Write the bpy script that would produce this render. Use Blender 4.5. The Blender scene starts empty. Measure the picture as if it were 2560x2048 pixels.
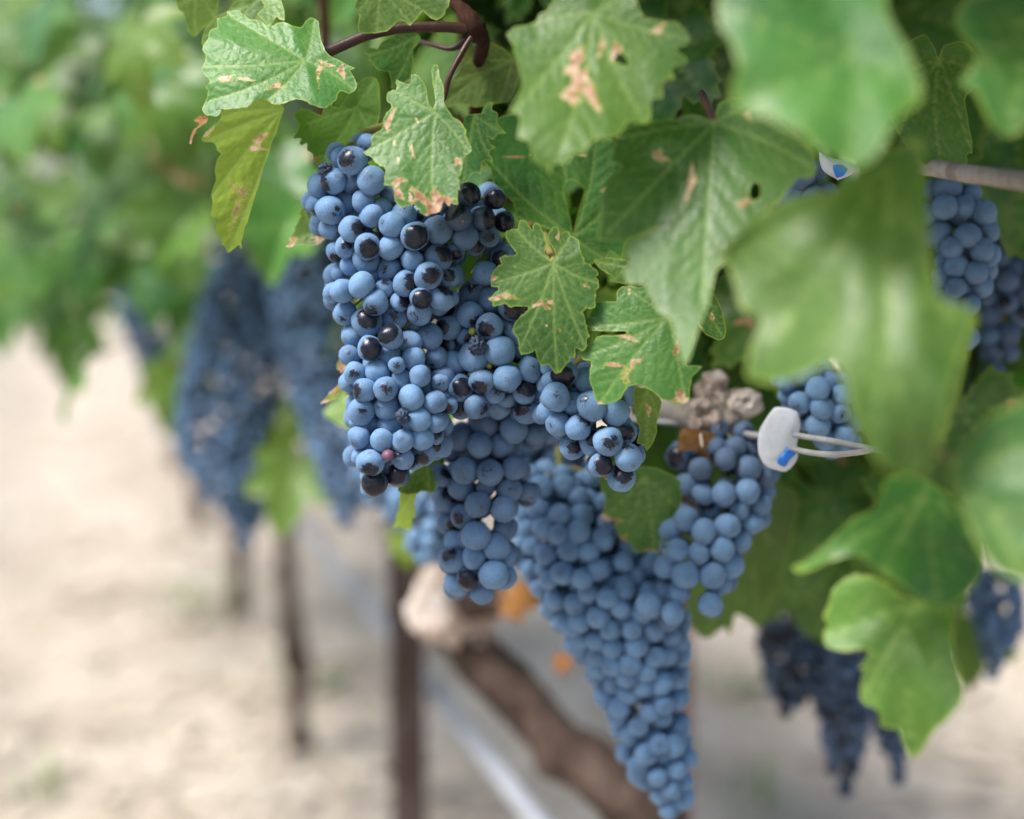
import bpy, bmesh, math, random
import numpy as np
from mathutils import Vector, Matrix, Quaternion, noise as mnoise
from mathutils.geometry import delaunay_2d_cdt

random.seed(7); np.random.seed(7)
R = math.radians
scene = bpy.context.scene
C = scene.collection

# ------------------------------------------------------------------ camera
CAM_H, PITCH, FPX = 1.0, R(8.0), 50.0 / 36.0 * 2560.0
cam_d = bpy.data.cameras.new('camera'); cam = bpy.data.objects.new('camera', cam_d); C.objects.link(cam)
cam.location = (0, 0, CAM_H); cam.rotation_euler = (R(90) - PITCH, 0, 0)
cam_d.lens = 50; cam_d.sensor_width = 36; cam_d.clip_start = 0.02; cam_d.clip_end = 2000
cam_d.dof.use_dof = True; cam_d.dof.focus_distance = 0.752; cam_d.dof.aperture_fstop = 2.2
cam_d.dof.aperture_blades = 0
scene.camera = cam
RC = Matrix.Rotation(R(90) - PITCH, 3, 'X')
CAMP = Vector((0, 0, CAM_H))

# ------------------------------------------------------------------ sky + sun
SUN_AZ, SUN_EL = R(-122), R(56)       # azimuth measured from +Y towards +X
w = bpy.data.worlds.new('World'); scene.world = w; w.use_nodes = True
nt = w.node_tree; nt.nodes.clear()
sky = nt.nodes.new('ShaderNodeTexSky'); sky.sky_type = 'NISHITA'; sky.sun_disc = False
sky.sun_elevation = SUN_EL; sky.sun_rotation = SUN_AZ
sky.air_density = 1.0; sky.dust_density = 2.5; sky.ozone_density = 1.0
bg = nt.nodes.new('ShaderNodeBackground'); bg.inputs[1].default_value = 0.062
wo = nt.nodes.new('ShaderNodeOutputWorld')
nt.links.new(sky.outputs[0], bg.inputs[0]); nt.links.new(bg.outputs[0], wo.inputs[0])
sl = bpy.data.lights.new('sun', 'SUN'); so = bpy.data.objects.new('sun', sl); C.objects.link(so)
sl.energy = 1.5; sl.angle = R(20); sl.color = (1.0, 0.96, 0.90)
sdir = Vector((math.sin(SUN_AZ) * math.cos(SUN_EL), math.cos(SUN_AZ) * math.cos(SUN_EL), math.sin(SUN_EL)))
so.rotation_euler = sdir.to_track_quat('Z', 'Y').to_euler(); so.location = (-3, 1, 4)
vs = scene.view_settings
vs.view_transform = 'Standard'; vs.look = 'None'; vs.gamma = 1.0; vs.use_curve_mapping = False
vs.exposure = 2.03
scene.render.engine = 'CYCLES'
cy = scene.cycles
cy.max_bounces = 5; cy.diffuse_bounces = 3; cy.glossy_bounces = 2; cy.transmission_bounces = 4; cy.use_adaptive_sampling = True; cy.adaptive_threshold = .025; cy.transparent_max_bounces = 6
cy.use_denoising = True
cy.sample_clamp_indirect = 6

# ------------------------------------------------------------------ helpers
CROPS = {'A': (740, 320, .2551), 'B': (800, 700, .2551), 'C': (850, 950, .2551), 'D': (1080, 600, .2551),
         'E': (1300, 880, .2551), 'F': (1260, 1180, .2551), 'G': (960, 1240, .46382), 'H': (1500, 700, .49165),
         'P1': (400, 0, .41744), 'P2': (1200, 0, .41744), 'P3': (1660, 0, .41744), 'P4': (0, 0, .41744),
         'P5': (700, 300, .41744), 'P6': (800, 700, .41744), 'P8': (200, 600, .41744), 'K': (1210, 540, .2377), 'R': (1760, 1300, .43362), 'X': (0, 0, 1)}
def T(code, pts):
    ox, oy, s = CROPS[code]
    return [(ox + p[0] * s, oy + p[1] * s) for p in pts]
def at(u, v, d):
    """photo pixel (2560 frame) seen at depth d metres along the view axis -> world"""
    return CAMP + RC @ Vector(((u - 1280) * d / FPX, -(v - 1024) * d / FPX, -d))
def row_x(y): return 0.42 - 0.32 * y

def obj(name, me, parent=None, mat=None, loc=None):
    o = bpy.data.objects.new(name, me); C.objects.link(o)
    if mat is not None and me is not None and len(me.materials) == 0: me.materials.append(mat)
    if parent is not None: o.parent = parent
    if loc is not None: o.location = loc
    return o
def empty(name, loc, label, cat, group=None):
    o = bpy.data.objects.new(name, None); C.objects.link(o); o.location = loc; o.empty_display_size = .05
    return tag(o, label, cat, group)
def tag(o, label, cat, group=None):
    o['label'] = label; o['category'] = cat
    if group: o['group'] = group
    return o
def mesh_from(name, verts, faces, smooth=True):
    me = bpy.data.meshes.new(name); me.from_pydata([tuple(v) for v in verts], [], faces); me.update()
    if smooth: me.polygons.foreach_set('use_smooth', [True] * len(me.polygons))
    return me
def crom(pts, n):
    P = [Vector(p) for p in pts]; P = [P[0] * 2 - P[1]] + P + [P[-1] * 2 - P[-2]]
    out = []
    for i in range(1, len(P) - 2):
        for k in range(n):
            t = k / n; a, b, c, d = P[i - 1], P[i], P[i + 1], P[i + 2]
            out.append(.5 * ((2 * b) + (c - a) * t + (2 * a - 5 * b + 4 * c - d) * t * t + (3 * b - a - 3 * c + d) * t ** 3))
    out.append(P[-2]); return out
def tube_geo(pts, rad, seg=10, amp=0.0, freq=30.0, sub=4, ridges=0):
    """tube along points; rad list; organic radial noise"""
    pts = [Vector(p) for p in pts]
    m = len(pts)
    path = crom(pts, sub) if sub > 1 else pts
    n = len(path)
    rs = np.interp(np.linspace(0, m - 1, n), range(m), rad if hasattr(rad, '__len__') else [rad] * m)
    V, F = [], []
    up = Vector((.3, .2, 1)).normalized()
    for i, p in enumerate(path):
        t = (path[min(i + 1, n - 1)] - path[max(i - 1, 0)]).normalized()
        a = t.cross(up)
        if a.length < 1e-3: a = t.cross(Vector((1, 0, 0)))
        a.normalize(); b = t.cross(a); up = b.cross(t) if False else up
        for k in range(seg):
            th = 2 * math.pi * k / seg
            r = rs[i]
            dvec = a * math.cos(th) + b * math.sin(th)
            if amp:
                q = p + dvec * r
                r *= 1 + amp * (mnoise.noise(q * freq) + .5 * mnoise.noise(q * freq * 2.3))
                if ridges: r *= 1 + .10 * math.sin(ridges * th + 3 * mnoise.noise(p * 9))
            V.append(p + dvec * r)
    for i in range(n - 1):
        for k in range(seg):
            k2 = (k + 1) % seg
            F.append((i * seg + k, i * seg + k2, (i + 1) * seg + k2, (i + 1) * seg + k))
    V.append(path[0]); V.append(path[-1]); c0, c1 = len(V) - 2, len(V) - 1
    for k in range(seg):
        k2 = (k + 1) % seg
        F.append((c0, k2, k)); F.append((c1, (n - 1) * seg + k, (n - 1) * seg + k2))
    return V, F
def tube(name, pts, rad, mat, parent=None, **kw):
    V, F = tube_geo(pts, rad, **kw)
    if parent is not None:
        o0 = parent.matrix_world.translation if False else parent_world(parent)
        V = [v - o0 for v in V]
    return obj(name, mesh_from(name, V, F), parent, mat)
def parent_world(p):
    v = Vector(p.location)
    while p.parent is not None:
        p = p.parent; v = v + Vector(p.location)
    return v
def geo_join(parts):
    V, F = [], []
    for v, f in parts:
        n = len(V); V += list(v); F += [tuple(i + n for i in q) for q in f]
    return V, F

# ------------------------------------------------------------------ node helper
class NT:
    def __init__(s, name):
        s.m = bpy.data.materials.new(name); s.m.use_nodes = True; s.t = s.m.node_tree; s.t.nodes.clear()
        s.out = s.t.nodes.new('ShaderNodeOutputMaterial')
    def n(s, typ, **kw):
        nd = s.t.nodes.new('ShaderNode' + typ)
        for k, v in kw.items():
            if k.startswith('i_'):
                nd.inputs[k[2:].replace('_', ' ')].default_value = v
            else: setattr(nd, k, v)
        return nd
    def l(s, a, b): s.t.links.new(a, b)
    def val(s, sock, x):
        if isinstance(x, (int, float)): sock.default_value = x
        elif isinstance(x, tuple): sock.default_value = x if len(x) == len(sock.default_value) else (*x, 1.0)
        else: s.l(x, sock)
    def math(s, op, a, b=0.0, c=None, clamp=False):
        nd = s.n('Math', operation=op, use_clamp=clamp); s.val(nd.inputs[0], a); s.val(nd.inputs[1], b)
        if c is not None: s.val(nd.inputs[2], c)
        return nd.outputs[0]
    def vmath(s, op, a, b=None):
        nd = s.n('VectorMath', operation=op); s.val(nd.inputs[0], a)
        if b is not None: s.val(nd.inputs[1], b)
        return nd.outputs[0]
    def mix(s, f, a, b, blend='MIX'):
        nd = s.n('MixRGB', blend_type=blend); s.val(nd.inputs[0], f); s.val(nd.inputs[1], a); s.val(nd.inputs[2], b)
        return nd.outputs[0]
    def smooth(s, x, lo, hi, a=0.0, b=1.0):
        nd = s.n('MapRange', interpolation_type='SMOOTHSTEP'); s.val(nd.inputs[0], x)
        s.val(nd.inputs[1], lo); s.val(nd.inputs[2], hi); s.val(nd.inputs[3], a); s.val(nd.inputs[4], b)
        return nd.outputs[0]
    def noise(s, vec, scale, detail=3.0, rough=.5, dist=0.0):
        nd = s.n('TexNoise'); s.val(nd.inputs['Vector'], vec); s.val(nd.inputs['Scale'], scale)
        nd.inputs['Detail'].default_value = detail; nd.inputs['Roughness'].default_value = rough
        nd.inputs['Distortion'].default_value = dist
        return nd.outputs[0]
    def voro(s, vec, scale, feature='F1', rnd=1.0):
        nd = s.n('TexVoronoi', feature=feature); s.val(nd.inputs['Vector'], vec); s.val(nd.inputs['Scale'], scale)
        nd.inputs['Randomness'].default_value = rnd
        return nd.outputs['Distance']
    def bump(s, h, strength, dist, normal=None):
        nd = s.n('Bump'); s.val(nd.inputs['Height'], h); nd.inputs['Strength'].default_value = strength
        nd.inputs['Distance'].default_value = dist
        if normal is not None: s.l(normal, nd.inputs['Normal'])
        return nd.outputs[0]
    def attr(s, name): return s.n('Attribute', attribute_name=name).outputs['Fac']

# ------------------------------------------------------------------ materials
def mat_grape(far=False):
    s = NT('distant_grape_skin' if far else 'grape_skin')
    tc = s.n('TexCoord'); oi = s.n('ObjectInfo')
    sep = s.n('SeparateColor'); s.l(oi.outputs['Color'], sep.inputs[0])
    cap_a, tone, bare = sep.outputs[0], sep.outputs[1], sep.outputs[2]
    P = s.vmath('NORMALIZE', tc.outputs['Object'])
    off = s.n('CombineXYZ'); s.l(s.math('MULTIPLY', oi.outputs['Random'], 91.7), off.inputs[0]); s.l(s.math('MULTIPLY', oi.outputs['Random'], 37.1), off.inputs[1])
    Q = s.vmath('ADD', P, off.outputs[0])
    n1 = s.noise(Q, 2.2, 4, .55, .6)
    n2 = s.noise(Q, 9.0, 3, .6)
    st = s.n('Mapping'); s.l(Q, st.inputs[0]); st.inputs['Scale'].default_value = (3, 22, 5)
    n3 = s.noise(st.outputs[0], 1.6, 3, .6)
    sx = s.n('SeparateXYZ'); s.l(P, sx.inputs[0])
    # one rubbed cap around object +Z whose size is the object colour's red
    f = s.math('ADD', sx.outputs[2], s.math('MULTIPLY', s.math('SUBTRACT', n1, .5), .52))
    f = s.math('ADD', f, s.math('MULTIPLY', s.math('SUBTRACT', n3, .5), .30))
    thr = s.math('SUBTRACT', 1.22, cap_a)
    fe = s.math('ADD', f, s.math('MULTIPLY', s.math('SUBTRACT', n2, .5), .20))
    m1 = s.smooth(fe, s.math('SUBTRACT', thr, .09), s.math('ADD', thr, .09))
    m1 = s.math('MAXIMUM', m1, s.math('MULTIPLY', s.smooth(fe, s.math('SUBTRACT', thr, .42), s.math('ADD', thr, .05)), .38))
    # streaky light wear
    wear = s.math('MULTIPLY', s.smooth(n3, .58, .70), s.smooth(n1, .54, .66))
    wear = s.math('MULTIPLY', wear, .45)
    # specks
    sp = s.math('SUBTRACT', 1.0, s.smooth(s.voro(Q, 5.5), .05, .085))
    sp = s.math('MULTIPLY', sp, .8)
    m = s.math('MAXIMUM', m1, s.math('MAXIMUM', wear, sp))
    m = s.math('MAXIMUM', m, bare, clamp=True)
    n4 = s.noise(Q, 26.0, 2, .7)
    m = s.math('SUBTRACT', m, s.math('MULTIPLY', s.smooth(n4, .52, .75), .22), clamp=True)
    bl1 = s.mix(n1, (.100, .215, .400), (.205, .355, .550))
    bl2 = s.mix(s.math('MULTIPLY', tone, .9), bl1, (.055, .080, .140))  # tone darkens the bloom: random variation plus shade painted on some bunches
    bl2 = s.mix(s.math('MULTIPLY', s.smooth(n2, .35, .7), .34), bl2, (.06, .10, .20))
    skin = s.mix(n2, (.004, .005, .011), (.011, .010, .020))
    col = s.mix(m, bl2, skin)
    # stylar scar: pale ringed dot at object +X
    ap = s.smooth(sx.outputs[0], .9955, .9985)
    col = s.mix(ap, col, (.30, .17, .10))
    ring = s.math('SUBTRACT', s.smooth(sx.outputs[0], .985, .992), ap, clamp=True)
    col = s.mix(s.math('MULTIPLY', ring, .45), col, (.03, .03, .06))
    p = s.n('BsdfPrincipled'); s.l(col, p.inputs['Base Color'])
    s.l(s.smooth(m, 0, 1, .62, .20), p.inputs['Roughness'])
    s.l(s.smooth(m, 0, 1, .22, .34), p.inputs['Specular IOR Level'])
    h = s.math('ADD', s.math('MULTIPLY', n2, .6), s.math('MULTIPLY', n4, .3))
    s.l(s.bump(h, .25, .0006), p.inputs['Normal'])
    s.l(s.smooth(m, 0, 1, .10, .01), p.inputs['Sheen Weight']); p.inputs['Sheen Roughness'].default_value = .6
    p.inputs['Sheen Tint'].default_value = (.70, .80, 1.0, 1)
    s.l(p.outputs[0], s.out.inputs[0]); return s.m

def mat_plain(name, col, rough=.6, bumpy=0.0, col2=None, scale=30.0, spec=.4, sss=0.0):
    s = NT(name); tc = s.n('TexCoord'); n = s.noise(tc.outputs['Object'], scale, 5, .6)
    p = s.n('BsdfPrincipled'); s.l(s.mix(s.smooth(n, .3, .7), col, col2 or tuple(c * .6 for c in col)), p.inputs['Base Color'])
    p.inputs['Roughness'].default_value = rough; p.inputs['Specular IOR Level'].default_value = spec
    if bumpy: s.l(s.bump(n, bumpy, .01), p.inputs['Normal'])
    if sss:
        p.inputs['Subsurface Weight'].default_value = sss; p.inputs['Subsurface Radius'].default_value = (.004, .004, .004)
    s.l(p.outputs[0], s.out.inputs[0]); return s.m

def leaf_far(s, n1, n5, oi, yel, dry, vein, rim, nec):
    g = s.mix(s.smooth(n1, .3, .7), (.020, .100, .022), (.047, .172, .030))
    g = s.mix(s.math('MULTIPLY', s.smooth(n5, .42, .68), .5), g, (.085, .215, .030))
    hue = s.n('HueSaturation'); s.l(g, hue.inputs['Color']); hue.inputs['Saturation'].default_value = .95
    s.l(s.math('ADD', .482, s.math('MULTIPLY', oi.outputs['Random'], .036)), hue.inputs['Hue'])
    s.l(s.math('ADD', .75, s.math('MULTIPLY', oi.outputs['Random'], .5)), hue.inputs['Value'])
    g = s.mix(yel, hue.outputs[0], (.26, .32, .030))
    g = s.mix(s.math('MULTIPLY', vein, .5), g, (.27, .38, .115))
    g = s.mix(s.math('MULTIPLY', rim, .35), g, (.30, .38, .06))
    g = s.mix(s.smooth(nec, .4, .6), g, (.45, .28, .17))
    g = s.mix(dry, g, (.38, .16, .06))
    p = s.n('BsdfPrincipled'); s.l(g, p.inputs['Base Color']); p.inputs['Specular IOR Level'].default_value = .32
    s.l(s.math('ADD', .25, s.math('MULTIPLY', n1, .2)), p.inputs['Roughness'])
    tr = s.n('BsdfTranslucent'); s.l(s.mix(1.0, g, (1.35, 1.5, .55), 'MULTIPLY'), tr.inputs[0])
    mx = s.n('MixShader'); mx.inputs[0].default_value = .30
    s.l(p.outputs[0], mx.inputs[1]); s.l(tr.outputs[0], mx.inputs[2]); s.l(mx.outputs[0], s.out.inputs[0]); return s.m
def mat_leaf(far=False):
    s = NT('distant_leaf_blade' if far else 'leaf_blade')
    tc = s.n('TexCoord'); oi = s.n('ObjectInfo'); sep = s.n('SeparateColor'); s.l(oi.outputs['Color'], sep.inputs[0])
    yel, dry, lit = sep.outputs[0], sep.outputs[1], sep.outputs[2]
    O = tc.outputs['Object']
    off = s.n('CombineXYZ'); s.l(s.math('MULTIPLY', oi.outputs['Random'], 7.3), off.inputs[0])
    Q = s.vmath('ADD', O, off.outputs[0])
    vein, rim, nec, und = s.attr('vein'), s.attr('rim'), s.attr('necro'), s.attr('under')
    n1 = s.noise(Q, 26, 4, .6); n2 = s.noise(Q, 110, 4, .6); n5 = s.noise(Q, 9, 2, .5)
    if far:
        return leaf_far(s, n1, n5, oi, yel, dry, vein, rim, nec)
    v1 = s.voro(Q, 210, 'DISTANCE_TO_EDGE'); v2 = s.voro(Q, 480, 'DISTANCE_TO_EDGE')
    net = s.math('SUBTRACT', 1.0, s.smooth(v1, .0, .10))
    net2 = s.math('SUBTRACT', 1.0, s.smooth(v2, .0, .12))
    g = s.mix(s.smooth(n1, .3, .7), (.020, .100, .022), (.047, .172, .030))
    g = s.mix(s.math('MULTIPLY', s.smooth(n5, .42, .68), .55), g, (.085, .215, .030))
    hue = s.n('HueSaturation'); s.l(g, hue.inputs['Color'])
    s.l(s.math('ADD', .482, s.math('MULTIPLY', oi.outputs['Random'], .036)), hue.inputs['Hue'])
    s.l(s.math('ADD', .80, s.math('MULTIPLY', oi.outputs['Random'], .45)), hue.inputs['Value']); hue.inputs['Saturation'].default_value = .95
    g = hue.outputs[0]
    g = s.mix(yel, g, s.mix(n1, (.20, .27, .022), (.33, .38, .035)))
    g = s.mix(s.math('MULTIPLY', und, .85), g, (.27, .36, .035))
    g = s.mix(s.math('MULTIPLY', net, .22), g, (.16, .26, .07))
    g = s.mix(s.math('MULTIPLY', net2, .10), g, (.16, .26, .07))
    g = s.mix(s.math('MULTIPLY', vein, .58), g, (.27, .38, .115))
    rr = s.smooth(s.math('ADD', rim, s.math('MULTIPLY', s.math('SUBTRACT', n2, .5), .8)), .35, .95)
    g = s.mix(s.math('MULTIPLY', rr, .6), g, (.30, .38, .06))
    # dead spots: yellow halo then brown tissue
    nf = s.math('ADD', nec, s.math('MULTIPLY', s.math('SUBTRACT', s.noise(Q, 420, 4, .75, 1.5), .5), 1.5))
    nf = s.math('MULTIPLY', nf, s.smooth(nec, .02, .2))
    g = s.mix(s.math('MULTIPLY', s.smooth(nf, .22, .45), .6), g, (.40, .42, .08))
    n6 = s.noise(Q, 190, 4, .65)
    br = s.mix(s.smooth(n6, .35, .65), (.30, .13, .06), (.66, .47, .35))
    g = s.mix(s.smooth(nf, .46, .55), g, br)
    dr = s.mix(s.smooth(n2, .3, .7), (.22, .095, .038), (.46, .235, .105))
    g = s.mix(dry, g, dr)
    # dust / spray residue
    dust = s.math('MULTIPLY', s.smooth(s.noise(Q, 60, 5, .7), .55, .75), .05)
    g = s.mix(dust, g, (.42, .46, .40))
    sp = s.math('SUBTRACT', 1.0, s.smooth(s.voro(Q, 75), .035, .06))
    g = s.mix(s.math('MULTIPLY', sp, .22), g, (.55, .52, .36))
    h = s.math('ADD', s.math('MULTIPLY', s.smooth(v1, 0, .42), .9), s.math('MULTIPLY', n2, .35))
    h = s.math('ADD', h, s.math('MULTIPLY', s.smooth(v2, 0, .4), .22))
    h = s.math('SUBTRACT', h, s.math('MULTIPLY', vein, .6))
    nb = s.bump(h, .17, .0010)
    p = s.n('BsdfPrincipled'); s.l(g, p.inputs['Base Color']); s.l(nb, p.inputs['Normal'])
    ro = s.math('ADD', .29, s.math('MULTIPLY', n1, .22)); ro = s.math('ADD', ro, s.math('MULTIPLY', und, .2))
    s.l(ro, p.inputs['Roughness']); p.inputs['Specular IOR Level'].default_value = .32
    tr = s.n('BsdfTranslucent')
    tcol = s.mix(1.0, g, (1.35, 1.5, .55), 'MULTIPLY'); s.l(tcol, tr.inputs[0]); s.l(nb, tr.inputs['Normal'])
    mx = s.n('MixShader'); mx.inputs[0].default_value = .30
    s.l(p.outputs[0], mx.inputs[1]); s.l(tr.outputs[0], mx.inputs[2])
    s.l(mx.outputs[0], s.out.inputs[0]); return s.m

def mat_bark(name, a, b, c, zs=(1, 1, 1), scale=60.0, strength=.9):
    s = NT(name); tc = s.n('TexCoord')
    mp = s.n('Mapping'); s.l(tc.outputs['Object'], mp.inputs[0]); mp.inputs['Scale'].default_value = zs
    n1 = s.noise(mp.outputs[0], scale, 6, .65, .8); n2 = s.noise(tc.outputs['Object'], 22, 4, .6)
    col = s.mix(s.smooth(n1, .35, .65), a, b); col = s.mix(s.smooth(n2, .45, .75), col, c)
    p = s.n('BsdfPrincipled'); s.l(col, p.inputs['Base Color']); p.inputs['Roughness'].default_value = .9
    p.inputs['Specular IOR Level'].default_value = .15
    s.l(s.bump(n1, strength, .004), p.inputs['Normal']); s.l(p.outputs[0], s.out.inputs[0]); return s.m

def mat_ground():
    s = NT('dry_soil'); tc = s.n('TexCoord'); O = tc.outputs['Object']
    mp = s.n('Mapping'); s.l(O, mp.inputs[0]); mp.inputs['Scale'].default_value = (1.0, .8, 1)
    n1 = s.noise(mp.outputs[0], 3.2, 6, .62, .4); n2 = s.noise(O, 16, 5, .65); n3 = s.noise(O, 1.1, 3, .5); n4 = s.noise(O, 120, 4, .7)
    c = s.mix(s.smooth(n1, .3, .7), (.43, .355, .285), (.63, .555, .475))
    c = s.mix(s.math('MULTIPLY', s.smooth(n2, .50, .72), .6), c, (.22, .18, .15))
    c = s.mix(s.math('MULTIPLY', s.smooth(n3, .5, .7), .5), c, (.56, .47, .34))
    c = s.mix(s.math('MULTIPLY', s.smooth(n4, .45, .7), .35), c, (.60, .52, .41))
    gr = s.noise(O, 5.2, 3, .5); c = s.mix(s.math('MULTIPLY', s.smooth(gr, .64, .76), .35), c, (.14, .20, .09))
    p = s.n('BsdfPrincipled'); s.l(c, p.inputs['Base Color']); p.inputs['Roughness'].default_value = .95
    p.inputs['Specular IOR Level'].default_value = .1
    s.l(s.bump(s.math('ADD', n2, n4), .6, .02), p.inputs['Normal']); s.l(p.outputs[0], s.out.inputs[0]); return s.m

GRAPE = mat_grape(); LEAF = mat_leaf(); LEAFB = mat_leaf(True)
STEM = mat_plain('green_stem', (.17, .20, .045), .55, .2, (.24, .17, .06), 90)
PETI = mat_plain('red_petiole', (.030, .008, .010), .45, .15, (.055, .022, .012), 40)
SHOOT = mat_bark('brown_shoot', (.026, .011, .007), (.060, .026, .014), (.022, .011, .008), (1, 1, .15), 90, .5)
BARK = mat_bark('vine_bark', (.035, .024, .020), (.100, .068, .054), (.15, .11, .092), (1, 1, .18), 70, 1.0)
SPURM = mat_bark('weathered_spur_wood', (.30, .21, .17), (.66, .56, .50), (.80, .74, .70), (1, 1, 1), 110, 1.0)
GREENB = mat_plain('green_berry', (.30, .36, .06), .4, .1, (.36, .38, .10), 300)
PURPB = mat_plain('purple_berry', (.115, .045, .085), .45, .1, (.17, .09, .14), 300)
RAISIN = mat_plain('shrivelled_skin', (.010, .014, .030), .45, .3, (.07, .11, .20), 260)
WIRE = mat_plain('galvanised_wire', (.42, .42, .43), .38, .05, (.30, .30, .31), 60, .5); 
CANEG = mat_bark('grey_cane', (.26, .21, .18), (.42, .37, .34), (.50, .45, .42), (1, 1, .2), 90, .5)
POSTM = mat_bark('rusted_post_steel', (.075, .050, .047), (.105, .075, .070), (.15, .12, .115), (1, 1, .4), 24, .3)
HOSE = mat_plain('pale_hose', (.40, .42, .47), .5, .05, (.32, .34, .39), 12)
CLIPW = mat_plain('white_clip_plastic', (.60, .63, .70), .45, .25, (.52, .55, .62), 80, .5, .15)
CLIPB = mat_plain('blue_clip_plastic', (.010, .16, .62), .4, .0, (.012, .19, .70), 80)
STRAW = mat_plain('straw_litter', (.56, .49, .39), .9, .0, (.32, .27, .22), 9)
STONE = mat_plain('pale_clod', (.46, .39, .33), .95, .4, (.28, .23, .20), 25)

# ------------------------------------------------------------------ ground
gv = []; gf = []
gx = np.concatenate([np.linspace(-300, -8, 12), np.linspace(-7, 7, 71), np.linspace(8, 300, 12)])
gy = np.concatenate([np.linspace(-300, -2, 8), np.linspace(-1.5, 14, 80), np.linspace(15, 400, 14)])
for yy in gy:
    for xx in gx:
        near = 1.0 if (abs(xx) <= 7 and -1.5 <= yy <= 14) else 0.0
        z = near * (.025 * mnoise.noise(Vector((xx * 1.3, yy * 1.3, 0))) + .010 * mnoise.noise(Vector((xx * 5, yy * 5, 3))))
        z += .05 * math.exp(-((xx - row_x(yy)) / .28) ** 2) * near - .02
        gv.append((xx, yy, z))
nx = len(gx)
for j in range(len(gy) - 1):
    for i in range(nx - 1): gf.append((j * nx + i, j * nx + i + 1, (j + 1) * nx + i + 1, (j + 1) * nx + i))
ground = obj('ground', mesh_from('ground', gv, gf), None, mat_ground()); ground['kind'] = 'structure'
def gz(x, y): return .025 * mnoise.noise(Vector((x * 1.3, y * 1.3, 0))) + .010 * mnoise.noise(Vector((x * 5, y * 5, 3))) + .05 * math.exp(-((x - row_x(y)) / .28) ** 2) - .02
# dry straw and leaf litter lying on the soil
lv, lf = [], []
rg = random.Random(5)
for i in range(5200):
    y = 1.9 + 9 * rg.random() ** 1.6; x = (rg.random() - .5) * (1.1 + y * .78) - .05
    L = rg.uniform(.02, .09) if rg.random() < .8 else rg.uniform(.05, .16); W = L * rg.uniform(.06, .5); a = rg.random() * 6.283; z = gz(x, y) + .006
    ca, sa = math.cos(a), math.sin(a); b = len(lv)
    for (p, q, hz) in ((-.5, -.3, 0), (.1, -.5, .35), (.5, 0, .05), (0, .5, .3)):
        lv.append((x + p * L * ca - q * W * sa, y + p * L * sa + q * W * ca, z + hz * W * rg.random()))
    lf.append((b, b + 1, b + 2, b + 3))
lit = obj('leaf_litter', mesh_from('leaf_litter', lv, lf, False), None, STRAW); lit['kind'] = 'stuff'
tag(lit, 'dry straw and dead leaf flakes scattered over the pale soil', 'litter')

# ------------------------------------------------------------------ leaves
def inside(poly, X, Y):
    px, py = poly[:, 0], poly[:, 1]; r = np.zeros(len(X), bool); j = len(poly) - 1
    for i in range(len(poly)):
        c = ((py[i] > Y) != (py[j] > Y))
        if c.any():
            xi = (px[j] - px[i]) * (Y - py[i]) / (py[j] - py[i] + 1e-12) + px[i]
            r ^= c & (X < xi)
        j = i
    return r
def seg_dist(X, Y, segs):
    best = np.full(len(X), 1e9)
    for (ax, ay, bx, by) in segs:
        dx, dy = bx - ax, by - ay; L2 = dx * dx + dy * dy + 1e-12
        t = np.clip(((X - ax) * dx + (Y - ay) * dy) / L2, 0, 1)
        best = np.minimum(best, np.hypot(X - ax - t * dx, Y - ay - t * dy))
    return best
def round_poly(pts, n=3, jit=0.0, rnd=None):
    P = np.array(pts, float); N = len(P); out = []
    for i in range(N):
        a, b, c, d = P[i - 1], P[i], P[(i + 1) % N], P[(i + 2) % N]
        for k in range(n):
            t = k / n
            q = .5 * (2 * b + .8 * (c - a) * t + (1.6 * a - 4.2 * b + 3.4 * c - .8 * d) * t * t + (2.2 * b - .8 * a - 2.2 * c + .8 * d) * t ** 3)
            if jit and rnd: q = q + np.array([rnd.gauss(0, jit), rnd.gauss(0, jit)])
            out.append(q)
    return np.array(out)
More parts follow.
